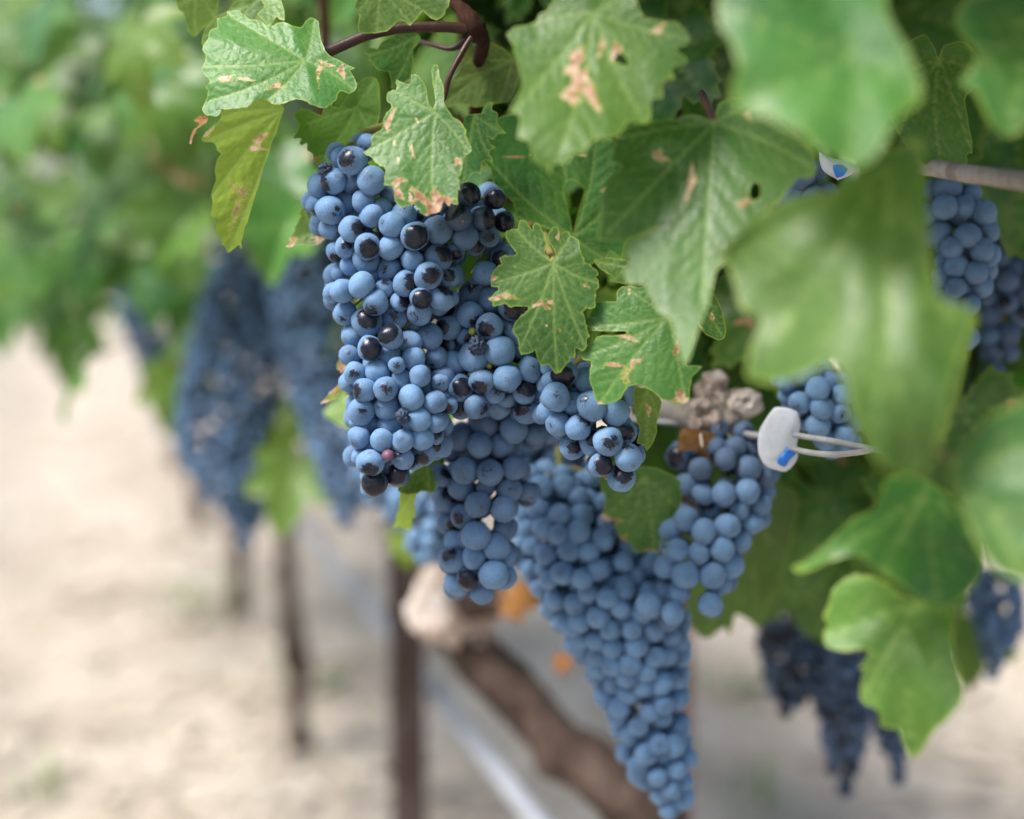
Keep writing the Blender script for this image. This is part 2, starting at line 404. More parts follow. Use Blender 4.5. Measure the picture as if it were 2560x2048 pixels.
def blade(outline, J, tips, step, seed, holes=(), spots=(), jit=.0003, nsub=3, under=0.0, vw=1.0):
    """2-D blade in metres -> verts X,Y, faces, attribute arrays.  Y up."""
    rnd = random.Random(seed)
    poly = round_poly(outline, nsub, jit, rnd)
    hp = [round_poly(h, 3) for h in holes]
    mn, mx = poly.min(0), poly.max(0)
    xs = np.arange(mn[0], mx[0], step); ys = np.arange(mn[1], mx[1], step * .87)
    GX, GY = np.meshgrid(xs, ys); GX[::2] += step / 2
    GX = GX.ravel() + np.random.RandomState(seed).uniform(-.15, .15, GX.size) * step; GY = GY.ravel()
    bs = [(*poly[i - 1], *poly[i]) for i in range(len(poly))]
    for h in hp: bs += [(*h[i - 1], *h[i]) for i in range(len(h))]
    k = inside(poly, GX, GY)
    GX, GY = GX[k], GY[k]
    k = seg_dist(GX, GY, bs) > step * .45
    GX, GY = GX[k], GY[k]
    vin = [Vector((p[0], p[1])) for p in poly]; edges = [(i, (i + 1) % len(poly)) for i in range(len(poly))]
    for h in hp:
        b = len(vin); vin += [Vector((p[0], p[1])) for p in h]; edges += [(b + i, b + (i + 1) % len(h)) for i in range(len(h))]
    vin += [Vector((a, b)) for a, b in zip(GX, GY)]
    vo, _, fo, *_ = delaunay_2d_cdt(vin, edges, [], 0, 1e-7)
    V = np.array([(v.x, v.y) for v in vo]); F = np.array(fo)
    cen = V[F].mean(1); k = inside(poly, cen[:, 0], cen[:, 1])
    for h in hp: k &= ~inside(h, cen[:, 0], cen[:, 1])
    F = F[k]
    a = V[F]; ar = (a[:, 1, 0] - a[:, 0, 0]) * (a[:, 2, 1] - a[:, 0, 1]) - (a[:, 1, 1] - a[:, 0, 1]) * (a[:, 2, 0] - a[:, 0, 0])
    F[ar < 0] = F[ar < 0][:, ::-1]; F = F[np.abs(ar) > 1e-13]
    used = np.unique(F); mp = -np.ones(len(V), int); mp[used] = np.arange(len(used)); V = V[used]; F = mp[F]
    X, Y = V[:, 0], V[:, 1]
    # veins
    J = np.array(J, float); mains, subs = [], []
    for tp in tips:
        tp = np.array(tp, float); L = np.linalg.norm(tp - J); dirv = (tp - J) / L
        nrm = np.array([-dirv[1], dirv[0]]); bend = rnd.uniform(-.05, .05) * L
        pts = [J + dirv * L * t + nrm * bend * math.sin(math.pi * t) for t in np.linspace(0, 1, 7)]
        mains += [(*pts[i], *pts[i + 1]) for i in range(6)]
        t = .16; sgn = rnd.choice((-1, 1))
        while t < .93:
            p = J + dirv * L * t + nrm * bend * math.sin(math.pi * t)
            ang = R(rnd.uniform(40, 54)) * sgn; ll = L * (1 - t * .75) * rnd.uniform(.36, .52)
            d2 = np.array([dirv[0] * math.cos(ang) - dirv[1] * math.sin(ang), dirv[0] * math.sin(ang) + dirv[1] * math.cos(ang)])
            q = p.copy()
            for k2 in range(5):
                q2 = q + d2 * ll / 5; subs.append((*q, *q2)); q = q2
                d2 = d2 + dirv * .09; d2 /= np.linalg.norm(d2)
            sgn = -sgn; t += rnd.uniform(.055, .085)
    dm = seg_dist(X, Y, mains); ds = seg_dist(X, Y, subs) if subs else np.full(len(X), 1.)
    vein = np.maximum(np.clip(1.25 - dm / (.00075 * vw), 0, 1), .42 * np.clip(1.2 - ds / (.00055 * vw), 0, 1))
    rim = np.clip(1 - seg_dist(X, Y, bs) / .0014, 0, 1)
    nec = np.zeros(len(X))
    for sp in spots:
        x0, y0, rx, ry = sp[:4]; strength = sp[4] if len(sp) > 4 else 1.0
        th = np.arctan2((Y - y0) / ry, (X - x0) / rx); p1, p2, p3 = rnd.uniform(0, 6), rnd.uniform(0, 6), rnd.uniform(0, 6)
        dd = np.hypot((X - x0) / rx, (Y - y0) / ry) * (1 + .32 * np.sin(2 * th + p3) + .28 * np.sin(3 * th + p1) + .2 * np.sin(7 * th + p2)); nec = np.maximum(nec, strength * np.clip(1.55 - dd, 0, 1))
    return dict(X=X, Y=Y, F=F, vein=vein, rim=rim, nec=nec, und=np.full(len(X), under), dm=dm, ds=ds, J=J)
def relief(b, tx=0, ty=0, cup=0, wave=.004, fold=.10, quilt=.0010, seed=0, curl=0, ang0=None):
    """out-of-plane height, + towards the upper face"""
    X, Y = b['X'] - b['J'][0], b['Y'] - b['J'][1]; r = np.hypot(X, Y); rs = np.random.RandomState(seed)
    z = tx * X + ty * Y - cup * r * r
    z += fold * np.minimum(b['dm'], .016) * .6                      # lamina rises between main veins
    q = np.clip(np.minimum(b['ds'], b['dm']) / .0055, 0, 1); z += quilt * .6 * q * q * (3 - 2 * q)
    sc = r.max() + 1e-6
    for k in range(5):
        a = rs.uniform(0, 6.28); fq = rs.uniform(28, 75); ph = rs.uniform(0, 6.28)
        z += wave * (.5 if k > 2 else 1) * np.sin((X * math.cos(a) + Y * math.sin(a)) * fq + ph) * (r / sc) ** 1.2
    if curl: z -= curl * (b['rim'] ** 2)
    return z
def leaf_mesh(name, VV, pieces, mat=None):
    V = []; F = []; n = 0; A = {'vein': [], 'rim': [], 'nec': [], 'und': []}
    for vv, b in zip(VV, pieces):
        V += [tuple(v) for v in vv]; F += [tuple(int(i) + n for i in f) for f in b['F']]; n += len(vv)
        for k in A: A[k] += list(b[k])
    me = mesh_from(name, V, F)
    for k, nm in (('vein', 'vein'), ('rim', 'rim'), ('nec', 'necro'), ('und', 'under')):
        at_ = me.attributes.new(nm, 'FLOAT', 'POINT'); at_.data.foreach_set('value', np.array(A[k], np.float32))
    me.materials.append(mat or LEAF); return me

def hero_leaf(vine, label, pieces, d, col=(0, 0, .5), step=.0013, seed=1, petiole=None, pmat=None, pr=.0013, jun_vis=None):
    """pieces: list of dict(out, J, tips, holes, spots, under, dd, tx, ty, cup, wave, fold, curl) in photo pixels at depth d"""
    J0 = pieces[0]['J']; org = at(J0[0], J0[1], d)
    VV, BB = [], []
    for i, p in enumerate(pieces):
        k = d / FPX
        cv = lambda q: ((q[0] - 1280) * k, -(q[1] - 1024) * k)
        sp = [(*cv(s), s[2] * k, s[3] * k, *(s[4:5])) for s in p.get('spots', ())]
        hs = [[cv(q) for q in h] for h in p.get('holes', ())]
        b = blade([cv(q) for q in p['out']], cv(p['J']), [cv(q) for q in p['tips']], step, seed + i, hs, sp, p.get('jit', .00025), 3, p.get('under', 0.0))
        z = relief(b, p.get('tx', 0), p.get('ty', 0), p.get('cup', 0), p.get('wave', .0025), p.get('fold', .12), p.get('quilt', .0009), seed * 3 + i, p.get('curl', 0))
        z = z + p.get('dz', 0)
        dep = d - z
        vv = []
        for x, y, dd in zip(b['X'], b['Y'], dep):
            q = CAMP + RC @ Vector((x / k * dd / FPX, y / k * dd / FPX, -dd)) - org
            vv.append(q)
        VV.append(vv); BB.append(b)
    me = leaf_mesh('leaf', VV, BB)
    o = obj('leaf', me, vine); o.location = org - Vector(vine.location)
    o.color = (*col, 1)
    if label: o['label'] = label
    if petiole:
        pts = [at(*q) - org for q in petiole]
        V, F = tube_geo(pts, pr, 8, .08, 200, 5)
        obj('petiole', mesh_from('petiole', V, F), o, pmat or PETI)
    return o

# generic leaves -----------------------------------------------------------
def gen_outline(seed, size=.06):
    rnd = random.Random(seed); pts = []
    lobes = [(-90, 1.0, 30), (-35, .86, 26), (-145, .86, 26), (18, .70, 30), (162, .70, 30), (58, .52, 20), (122, .52, 20)]
    lobes = [(a + rnd.uniform(-5, 5), r * rnd.uniform(.9, 1.08), wd) for a, r, wd in lobes]
    N = 76
    for i in range(N):
        th = 90 + 9 + (360 - 18) * i / (N - 1)
        r = .36
        for a, rr, wd in lobes:
            dth = (th - a + 180) % 360 - 180
            r = max(r, rr * (1 - .52 * min(1, abs(dth) / (wd * 1.25)) ** 1.25))
        if i in (0, N - 1): r = .14
        r *= 1 + (.055 if i % 2 else -.035) * rnd.uniform(.5, 1.4)
        pts.append((r * math.cos(R(th)) * size * 1.08, r * math.sin(R(th)) * size * 1.06))
    tips = [(r * .93 * math.cos(R(a)) * size, r * .93 * math.sin(R(a)) * size) for a, r, wd in lobes[:5]]
    return pts, tips
GEN = []
for k in range(9):
    o_, t_ = gen_outline(100 + k)
    rk = random.Random(k)
    b = blade(o_, (0, 0), t_, .0042, 40 + k, (), [(rk.uniform(-.04, .04), rk.uniform(-.05, .03), .004, .003)] if k % 3 == 0 else (), .0003, 2, 0, 1.7)
    z = relief(b, 0, 0, rk.uniform(.5, 5), .0035, .25, .0012, k)
    if k % 3 == 1: z = z + np.where(b['X'] > 0, 1, -1) * b['X'] * rk.uniform(.25, .6)       # folded along the midrib
    yy = b['Y'].copy(); dr = rk.uniform(1, 5); z = z - dr * np.clip(-yy - .015, 0, 1) ** 2
    vv = [Vector((x, y, zz)) for x, y, zz in zip(b['X'], b['Y'], z)]
    pv, pf = tube_geo([(0, 0, -.001), (0, .012, -.006), (rk.uniform(-.01, .01), .03, -.02), (rk.uniform(-.01, .01), .05, -.045)], .0014, 5, 0, 1, 3)
    me = leaf_mesh('leaf', [vv], [b], LEAFB)
    # petiole as extra faces of the same leaf mesh
    bm = bmesh.new(); bm.from_mesh(me); nv = [bm.verts.new(p) for p in pv]
    for f in pf:
        ff = bm.faces.new([nv[i] for i in f]); ff.material_index = 1; ff.smooth = True
    bm.to_mesh(me); bm.free(); me.materials.append(PETI)
    GEN.append(me)
def put_leaf(vine, pos, normal, roll, scale, col, k=None, rnd=random):
    me = GEN[rnd.randrange(len(GEN)) if k is None else k]
    o = bpy.data.objects.new('leaf', me); C.objects.link(o); o.parent = vine
    nrm = Vector(normal).normalized()
    up = Vector((0, 0, 1)); y = (up - nrm * up.dot(nrm))
    if y.length < .05: y = Vector((1, 0, 0))
    y.normalize(); x = y.cross(nrm)
    M = Matrix((x, y, nrm)).transposed().to_4x4() @ Matrix.Rotation(roll, 4, 'Z')
    o.rotation_euler = M.to_euler(); o.location = Vector(pos) - Vector(vine.location); o.scale = (scale,) * 3
    o.color = (*col, 1)
    return o
# ------------------------------------------------------------------ vines (roots of all leaves, shoots, trunks)
V0 = empty('grape_vine', (row_x(.35), .35, 0), 'nearest vine, its large out of focus leaves hang at the right edge', 'vine', 'vines along the row')
V1 = empty('grape_vine', (.235, 1.27, 0), 'vine with knotted head and slanting brown trunk behind the big grape clusters', 'vine', 'vines along the row')
V2 = empty('grape_vine', (-.38, 2.48, 0), 'blurred vine whose bent dark trunk stands just left of the brown post', 'vine', 'vines along the row')
V3 = empty('grape_vine', (-.66, 3.34, 0), 'second blurred vine left of the post, green weeds at its trunk foot', 'vine', 'vines along the row')
V4 = empty('grape_vine', (-.957, 4.27, 0), 'third blurred vine left of the post, only a short trunk showing', 'vine', 'vines along the row')
V5 = empty('grape_vine', (row_x(5.3), 5.3, 0), 'far vine at the left whose leaves close the end of the row', 'vine', 'vines along the row')

def PZ(code, pts): return T(code, pts)
J = lambda code, x, y: T(code, [(x, y)])[0]
def SP(code, lst):
    s = CROPS[code][2]; return [(*T(code, [(p[0], p[1])])[0], p[2] * s, p[3] * s, *(p[4:5])) for p in lst]

# --- leaf folded in two, upper left
up_ = PZ('P1', [(405, 68), (480, 65), (520, 110), (600, 125), (655, 160), (740, 130), (830, 165), (900, 105), (945, 130), (965, 250), (1010, 330), (1080, 365), (1165, 410), (1135, 425), (1165, 470), (1175, 530), (1130, 565), (1080, 545), (1050, 600), (1010, 635), (960, 650), (900, 625), (820, 592), (700, 630), (610, 600), (520, 645), (440, 652), (370, 662), (345, 690), (280, 692), (255, 660), (265, 610), (290, 560), (270, 520), (300, 490), (260, 440), (250, 400), (275, 345), (255, 290), (290, 230), (300, 180), (345, 160), (340, 110), (398, 98)])
fl_ = PZ('P1', [(612, 585), (660, 615), (700, 628), (740, 655), (690, 800), (622, 990), (600, 1080), (560, 1210), (520, 1330), (492, 1430), (484, 1490), (470, 1470), (410, 1515), (385, 1475), (370, 1440), (330, 1375), (345, 1320), (303, 1290), (318, 1230), (308, 1170), (335, 1080), (328, 1000), (362, 930), (345, 895), (320, 852), (250, 845), (275, 790), (320, 750), (365, 715), (370, 665), (440, 650), (520, 643), (565, 612)])
hero_leaf(V1, 'leaf folded in two, pale glossy upper face, yellow-green lower lobe hanging down', [
    dict(out=up_, J=J('P1', 868, 362), tips=PZ('P1', [(265, 400), (300, 600), (415, 95), (640, 600), (1150, 530), (920, 140)]), ty=-.55, tx=-.05, cup=3.5, wave=.0022, fold=.3, quilt=.0010,
         spots=SP('P1', [(380, 470, 45, 10), (500, 475, 60, 7, .8), (700, 520, 50, 9, .75), (950, 430, 14, 40, .7), (1085, 425, 22, 18), (1010, 390, 30, 10, .8)])),
    dict(out=fl_, J=J('P1', 735, 660), tips=PZ('P1', [(412, 1500), (265, 840), (312, 1170), (380, 690)]), dz=.0165, ty=.16, tx=-.25, wave=.0018, fold=.2, under=1.0,
         spots=SP('P1', [(590, 840, 22, 30, .85), (560, 890, 20, 20, .8), (280, 800, 25, 25, .7), (480, 1180, 60, 90, .5)]))],
    .748, col=(.08, 0, .6), step=.0011, seed=11,
    petiole=[(*J('P1', 868, 362), .752), (*J('P1', 950, 335), .762), (*J('P1', 1020, 305), .765), (*J('P1', 1240, 212), .768), (*J('P1', 1450, 168), .770), (*J('P1', 1680, 162), .772), (*J('P1', 1860, 172), .776)], pr=.0030)
tip_ = PZ('P1', [(205, 720), (240, 695), (285, 700), (270, 740), (225, 770), (200, 810), (186, 870), (178, 850), (190, 790), (235, 745), (215, 732)])
hero_leaf(V1, 'curled dead brown lobe tip at the edge of the folded leaf', [dict(out=tip_, J=J('P1', 270, 715), tips=[J('P1', 190, 840)], tx=.3, wave=.001)], .742, col=(0, 1, .5), step=.0012, seed=12)

# --- central leaf over the top of the main cluster
c_ = PZ('P1', [(1640, 388), (1665, 395), (1672, 450), (1695, 520), (1702, 620), (1740, 690), (1800, 730), (1830, 780), (1838, 830), (1868, 905), (1830, 930), (1815, 990), (1800, 1055), (1783, 1065), (1797, 1130), (1780, 1150), (1783, 1228), (1745, 1215), (1732, 1238), (1702, 1210), (1672, 1262), (1597, 1292), (1560, 1268), (1525, 1220), (1500, 1228), (1455, 1242), (1415, 1218), (1405, 1180), (1390, 1122), (1345, 1112), (1345, 1060), (1352, 1010), (1300, 985), (1270, 950), (1218, 912), (1265, 880), (1263, 820), (1330, 770), (1345, 690), (1388, 640), (1357, 602), (1366, 552), (1412, 537), (1418, 480), (1498, 508), (1505, 450), (1547, 453), (1590, 530), (1600, 600), (1636, 655), (1650, 600), (1633, 500), (1620, 420)])
hero_leaf(V1, 'sunlit green leaf with brown scorched tip covering the top of the sharpest cluster', [dict(out=c_, J=J('P1', 1645, 668), tips=PZ('P1', [(1640, 1255), (1845, 900), (1240, 905), (1400, 540), (1660, 420)]), ty=-.26, tx=.10, cup=1.5, wave=.0022, fold=.10,
    spots=SP('P1', [(1430, 1082, 34, 16), (1412, 1152, 34, 22), (1660, 1190, 28, 45), (1640, 1255, 55, 35), (1695, 1215, 35, 22), (1366, 740, 18, 34), (1505, 893, 12, 15), (1400, 852, 9, 10), (1430, 958, 10, 8), (1535, 720, 7, 8), (1500, 1195, 12, 16), (1535, 1186, 13, 10), (1775, 965, 10, 30, .85)]))],
    .728, col=(.06, 0, .55), step=.0011, seed=21, petiole=[(*J('P1', 1645, 668), .731), (*J('P1', 1700, 580), .750), (*J('P1', 1730, 470), .765), (*J('P1', 1800, 330), .772), (*J('P1', 1885, 190), .776)], pr=.0016)

# --- sharp leaf right of centre
k_ = PZ('K', [(375, 45), (425, 55), (480, 100), (510, 152), (520, 95), (545, 68), (580, 95), (620, 160), (645, 240), (640, 370), (680, 440), (722, 478), (740, 462), (735, 370), (690, 280), (666, 215), (690, 150), (745, 110), (780, 140), (800, 192), (840, 172), (890, 168), (940, 230), (1000, 260), (1010, 340), (1020, 410), (1060, 450), (1052, 490), (1090, 500), (1150, 545), (1207, 600), (1180, 650), (1217, 710), (1200, 770), (1170, 800), (1165, 950), (1120, 985), (1075, 970), (1046, 1020), (1060, 1070), (1085, 1160), (1112, 1270), (1075, 1290), (1087, 1370), (1030, 1425), (965, 1390), (957, 1502), (905, 1495), (890, 1547), (860, 1560), (820, 1620), (770, 1657), (720, 1620), (675, 1560), (600, 1572), (560, 1490), (540, 1415), (480, 1440), (393, 1457), (365, 1390), (355, 1300), (298, 1210), (310, 1150), (400, 1040), (458, 990), (440, 950), (330, 955), (268, 962), (240, 925), (170, 940), (98, 947), (90, 900), (43, 880), (100, 820), (152, 762), (80, 740), (73, 650), (100, 580), (150, 530), (185, 502), (158, 450), (220, 410), (290, 420), (348, 395), (280, 310), (235, 240), (233, 170), (280, 140), (350, 130)])
hero_leaf(V1, 'sharp five-lobed green leaf with small pink spots between the two front clusters', [dict(out=k_, J=J('K', 730, 490), tips=PZ('K', [(768, 1620), (1180, 700), (120, 700), (330, 130), (900, 220), (380, 1400), (1050, 1350)]), ty=-.22, tx=.10, cup=2.0, wave=.0022, fold=.09,
    spots=SP('K', [(575, 925, 40, 18), (705, 905, 22, 24), (665, 965, 28, 18), (1060, 725, 14, 20), (100, 657, 20, 20), (768, 218, 24, 18), (660, 1155, 8, 8), (805, 1205, 8, 8), (915, 1280, 9, 12), (200, 850, 110, 40, .62)]))],
    .730, col=(.0, 0, .5), step=.0011, seed=31, petiole=[(*J('K', 730, 490), .733), (*J('K', 700, 400), .746), (*J('K', 665, 320), .765), (*J('K', 640, 200), .80)], pmat=STEM, pr=.0022)

# --- leaf lower right of it, partly behind the big one
l4 = PZ('D', [(1470, 855), (1490, 815), (1600, 622), (1640, 605), (1800, 600), (1803, 530), (1840, 470), (1930, 450), (2050, 468)]) + PZ('H', [(260, 15), (320, 60), (380, 120), (440, 200), (485, 280), (475, 350), (440, 430), (522, 440), (465, 500), (457, 585), (425, 632), (310, 600), (240, 545)]) + PZ('D', [(1930, 1430), (1850, 1550), (1780, 1592), (1640, 1612), (1600, 1570), (1565, 1450), (1538, 1310), (1562, 1190), (1490, 1172), (1458, 1140), (1520, 1030), (1602, 980), (1612, 948), (1700, 930), (1870, 922), (1892, 896), (1560, 890), (1478, 872)])
hero_leaf(V1, 'speckled green leaf with torn brown streak just above the small sharp cluster', [dict(out=l4, J=J('H', 345, 190), tips=PZ('D', [(1490, 850), (1480, 1140), (1650, 1590), (1900, 470)]) + PZ('H', [(430, 600), (470, 300)]), ty=-.28, tx=.20, cup=2.0, wave=.0026, fold=.12,
    spots=SP('D', [(1770, 1225, 95, 12), (1970, 1200, 20, 35), (1900, 950, 60, 25, .75), (1935, 515, 14, 18, .9), (1640, 1600, 25, 16, .9)]) + SP('H', [(390, 355, 14, 20), (415, 600, 25, 35, .95), (130, 490, 30, 30, .5)]))],
    .722, col=(.03, 0, .55), step=.0012, seed=41, petiole=[(*J('H', 345, 190), .724), (*J('H', 380, 100), .745), (*J('H', 420, 20), .78)], pmat=STEM, pr=.0018)
hero_leaf(V1, 'narrow yellowish lobe dangling beside the small sharp cluster', [dict(out=PZ('H', [(172, 545), (235, 550), (300, 590), (312, 640), (292, 720), (280, 800), (240, 870), (225, 838), (188, 832), (200, 760), (180, 690), (168, 620)]), J=J('H', 240, 560), tips=PZ('H', [(240, 860), (190, 700), (295, 700)]), ty=.2, tx=.4, wave=.002, spots=SP('H', [(250, 660, 18, 14, .95)]))], .742, col=(.42, 0, .5), step=.0013, seed=43)

# --- dark leaf with teardrop sinus, behind
l5 = PZ('P2', [(-20, 930), (20, 830), (120, 700), (300, 660), (480, 700), (700, 780), (860, 900), (940, 1100), (930, 1330), (860, 1480), (845, 1545), (780, 1500), (740, 1575), (700, 1560), (640, 1600), (600, 1520), (545, 1450), (480, 1400), (330, 1345), (230, 1320), (200, 1210), (90, 1120), (60, 1010)])
hero_leaf(V1, 'dark shaded leaf with a teardrop gap beside its stalk', [dict(out=l5, J=J('P2', 560, 1420), tips=PZ('P2', [(390, 700), (700, 790), (920, 1100), (40, 940), (230, 1300), (760, 1560)]), holes=[PZ('P2', [(545, 1075), (600, 1105), (624, 1145), (600, 1230), (572, 1330), (558, 1400), (545, 1330), (520, 1240), (498, 1150), (510, 1105)])], ty=-.12, tx=-.2, wave=.003, fold=.3, quilt=.0014, spots=SP('P2', [(240, 940, 30, 8), (745, 1140, 18, 10), (620, 930, 20, 10)]))],
    .802, col=(0, 0, .3), step=.0013, seed=51)

# --- big softly blurred leaf with a round hole
l6 = PZ('P2', [(830, 790), (900, 765), (1000, 730), (1190, 712), (1300, 690), (1405, 725), (1415, 640), (1500, 590), (1640, 610), (1750, 700), (1850, 780), (1900, 810), (1960, 880), (1992, 900), (2012, 1000), (1992, 1062), (1900, 1072), (1860, 1120), (1820, 1175), (1760, 1230), (1720, 1292), (1700, 1330), (1640, 1410), (1500, 1560), (1420, 1620)]) + PZ('H', [(575, 30), (540, 140), (500, 260), (440, 430), (400, 330), (365, 205), (300, 165), (245, 60)]) + PZ('P2', [(975, 1705), (890, 1702), (865, 1640), (892, 1560), (872, 1490), (905, 1440), (1000, 1395), (1070, 1358), (960, 1410), (860, 1445), (760, 1442), (700, 1430), (715, 1390), (725, 1200), (760, 1100), (790, 1060), (842, 1000), (788, 960), (800, 890)])
hero_leaf(V1, 'large bright leaf with a round black hole, upper centre right', [dict(out=l6, J=J('P2', 1405, 735), tips=PZ('P2', [(1330, 1800), (1980, 1000), (760, 1400), (830, 830), (1620, 630)]), holes=[PZ('P2', [(1645, 1090), (1675, 1105), (1685, 1150), (1672, 1190), (1640, 1200), (1612, 1190), (1612, 1130), (1622, 1100)])], ty=-.58, tx=.22, cup=1.0, wave=.003, fold=.09, quilt=.0006, spots=SP('P2', [(1270, 1080, 24, 42), (1070, 940, 36, 20), (1570, 1220, 26, 22, .9), (1600, 690, 20, 15, .9)]))],
    .664, col=(.02, 0, .55), step=.0014, seed=61, petiole=[(*J('P2', 1405, 735), .667), (*J('P2', 1370, 650), .69), (*J('P2', 1330, 560), .74)], pr=.0018)
# --- upper leaf with pale scars
l7 = PZ('P2', [(160, 205), (200, 165), (330, 140), (350, 90), (400, 60), (440, 0), (460, -80), (650, -150), (900, -100), (960, 60), (1005, 112), (1160, 130), (1220, 180), (1268, 232), (1230, 272), (1168, 290), (1248, 368), (1150, 410), (1162, 470), (1093, 500), (1092, 580), (1020, 600), (1022, 700), (990, 742), (890, 720), (872, 752), (800, 832), (690, 830), (622, 922), (560, 910), (532, 972), (432, 985), (424, 1065), (400, 1000), (320, 962), (290, 850), (228, 822), (240, 700), (195, 670), (165, 695), (215, 600), (252, 500), (245, 430), (215, 330), (190, 260)])
hero_leaf(V1, 'broad leaf with two pale scars and a small hole, top centre', [dict(out=l7, J=J('P2', 675, 75), tips=PZ('P2', [(430, 1030), (980, 720), (1240, 230), (200, 680), (330, 130), (890, -60)]), holes=[PZ('P2', [(830, 318), (865, 330), (888, 375), (880, 398), (845, 385), (812, 370), (806, 340)])], ty=-.42, tx=.12, cup=1.0, wave=.004, fold=.14, quilt=.0010,
    spots=SP('P2', [(575, 365, 40, 55), (565, 425, 50, 30), (610, 480, 22, 40), (540, 570, 55, 32), (640, 548, 55, 26), (820, 300, 30, 24, .95), (1065, 180, 28, 20, .9), (730, 270, 14, 40, .8)]))],
    .650, col=(.05, 0, .5), step=.0015, seed=71)
# --- leaves tucked around / behind
hero_leaf(V1, 'dark green leaf behind the top left of the sharpest cluster', [dict(out=PZ('P1', [(800, 690), (850, 650), (905, 665), (960, 690), (1000, 630), (1080, 640), (1120, 570), (1200, 480), (1300, 470), (1320, 640), (1290, 770), (1180, 860), (1120, 840), (1030, 885), (975, 960), (960, 1005), (920, 960), (908, 920), (878, 900), (882, 860), (840, 870), (838, 825), (795, 832), (830, 770), (815, 720)]), J=J('P1', 1180, 640), tips=PZ('P1', [(945, 990), (890, 740), (1280, 480), (1250, 800)]), ty=.15, tx=-.25, wave=.003, spots=SP('P1', [(930, 960, 20, 30, .6)]))], .795, col=(.22, 0, .45), seed=81)
hero_leaf(V1, 'bright green leaf cut by the top edge of the picture, above the red stalk', [dict(out=PZ('P1', [(1170, 60), (1190, -40), (1260, -120), (1500, -160), (1700, -100), (1735, -10), (1712, 60), (1690, 100), (1640, 122), (1580, 70), (1540, 110), (1500, 152), (1440, 120), (1380, 172), (1290, 205), (1200, 192), (1182, 150), (1195, 100)]), J=J('P1', 1320, -60), tips=PZ('P1', [(1300, 195), (1500, 140), (1650, 115), (1690, -60), (1190, 60)]), ty=.1, tx=-.1, wave=.003)], .735, col=(.16, 0, .55), seed=82)
hero_leaf(V1, 'small green leaf hanging under the red stalk', [dict(out=PZ('P1', [(1228, 320), (1250, 285), (1300, 290), (1330, 250), (1400, 215), (1470, 180), (1540, 200), (1565, 240), (1512, 300), (1520, 370), (1500, 470), (1460, 500), (1390, 535), (1378, 440), (1330, 425), (1290, 410), (1270, 370), (1238, 365), (1258, 340)]), J=J('P1', 1540, 215), tips=PZ('P1', [(1390, 520), (1240, 330), (1500, 460)]), ty=.2, tx=-.2, wave=.0025)], .788, col=(.08, 0, .45), seed=83)
hero_leaf(V1, 'dull dark leaf hanging behind the central leaf stalk', [dict(out=PZ('P1', [(1700, 605), (1715, 520), (1790, 430), (1840, 300), (1950, 250), (2060, 290), (2130, 370), (2150, 460), (2095, 600), (2000, 620), (1900, 640), (1800, 625), (1720, 645)]), J=J('P1', 2110, 360), tips=PZ('P1', [(1715, 610), (1820, 330), (2040, 600), (1760, 480)]), ty=.25, tx=-.3, wave=.003, fold=.2)], .815, col=(0, .12, .3), seed=84)
hero_leaf(V1, 'small dark saw-edged leaf right of the central leaf', [dict(out=PZ('P1', [(1812, 1112), (1790, 1080), (1800, 1000), (1830, 930), (1850, 850), (1810, 760), (1840, 690), (1920, 680), (1950, 620), (1990, 610), (1985, 660), (2025, 690), (2015, 730), (2075, 800), (2025, 805), (1998, 840), (1960, 812), (1975, 860), (2012, 885), (1970, 905), (1992, 972), (1950, 960), (1925, 985), (1920, 1047), (1880, 1030), (1850, 1070)]), J=J('P1', 1880, 690), tips=PZ('P1', [(1812, 1100), (1985, 965), (2065, 800), (1975, 620)]), ty=.1, tx=-.1, wave=.0018)], .782, col=(0, 0, .35), seed=85)
hero_leaf(V1, 'small pale leaf with brown edge left of the sharpest cluster', [dict(out=PZ('P1', [(752, 1478), (790, 1400), (800, 1385), (835, 1300), (828, 1275), (882, 1230), (905, 1270), (940, 1360), (1000, 1415), (960, 1455), (900, 1472), (830, 1470)]), J=J('P1', 940, 1380), tips=PZ('P1', [(765, 1470), (870, 1250), (985, 1415)]), ty=-.3, tx=.2, wave=.002, spots=SP('P1', [(960, 1430, 40, 25), (790, 1440, 14, 40, .7), (760, 1475, 20, 10)]))], .792, col=(.2, 0, .55), seed=86)
hero_leaf(V1, 'lime leaf tips at the top edge left of the folded leaf', [dict(out=PZ('P1', [(95, 10), (110, 60), (140, 75), (150, 130), (172, 190), (212, 216), (245, 185), (262, 165), (300, 140), (335, 90), (350, 0), (340, -80), (200, -140), (80, -60)]), J=J('P1', 220, -40), tips=PZ('P1', [(212, 205), (320, 90), (110, 30)]), ty=.2, tx=0, wave=.002)], .80, col=(.35, 0, .6), seed=87)
hero_leaf(V1, 'silvery crumpled leaf above the folded leaf', [dict(out=PZ('P1', [(580, 85), (620, 45), (605, 0), (600, -80), (700, -90), (720, -20), (745, 60), (742, 128), (700, 100), (660, 162), (625, 125)]), J=J('P1', 660, -40), tips=PZ('P1', [(660, 150), (735, 110), (590, 80)]), ty=-.5, tx=.4, wave=.003)], .775, col=(.05, .05, .8), seed=88)
hero_leaf(V1, 'green leaf just behind the top of the folded leaf', [dict(out=PZ('P1', [(400, 70), (440, 20), (520, -20), (560, -90), (700, -120), (660, 0), (620, 60), (560, 130), (500, 110), (450, 100), (300, 240), (255, 280), (250, 220), (290, 150), (350, 90)]), J=J('P1', 560, 20), tips=PZ('P1', [(260, 265), (440, 60), (660, -80)]), ty=-.1, wave=.003)], .79, col=(.15, 0, .5), seed=89)
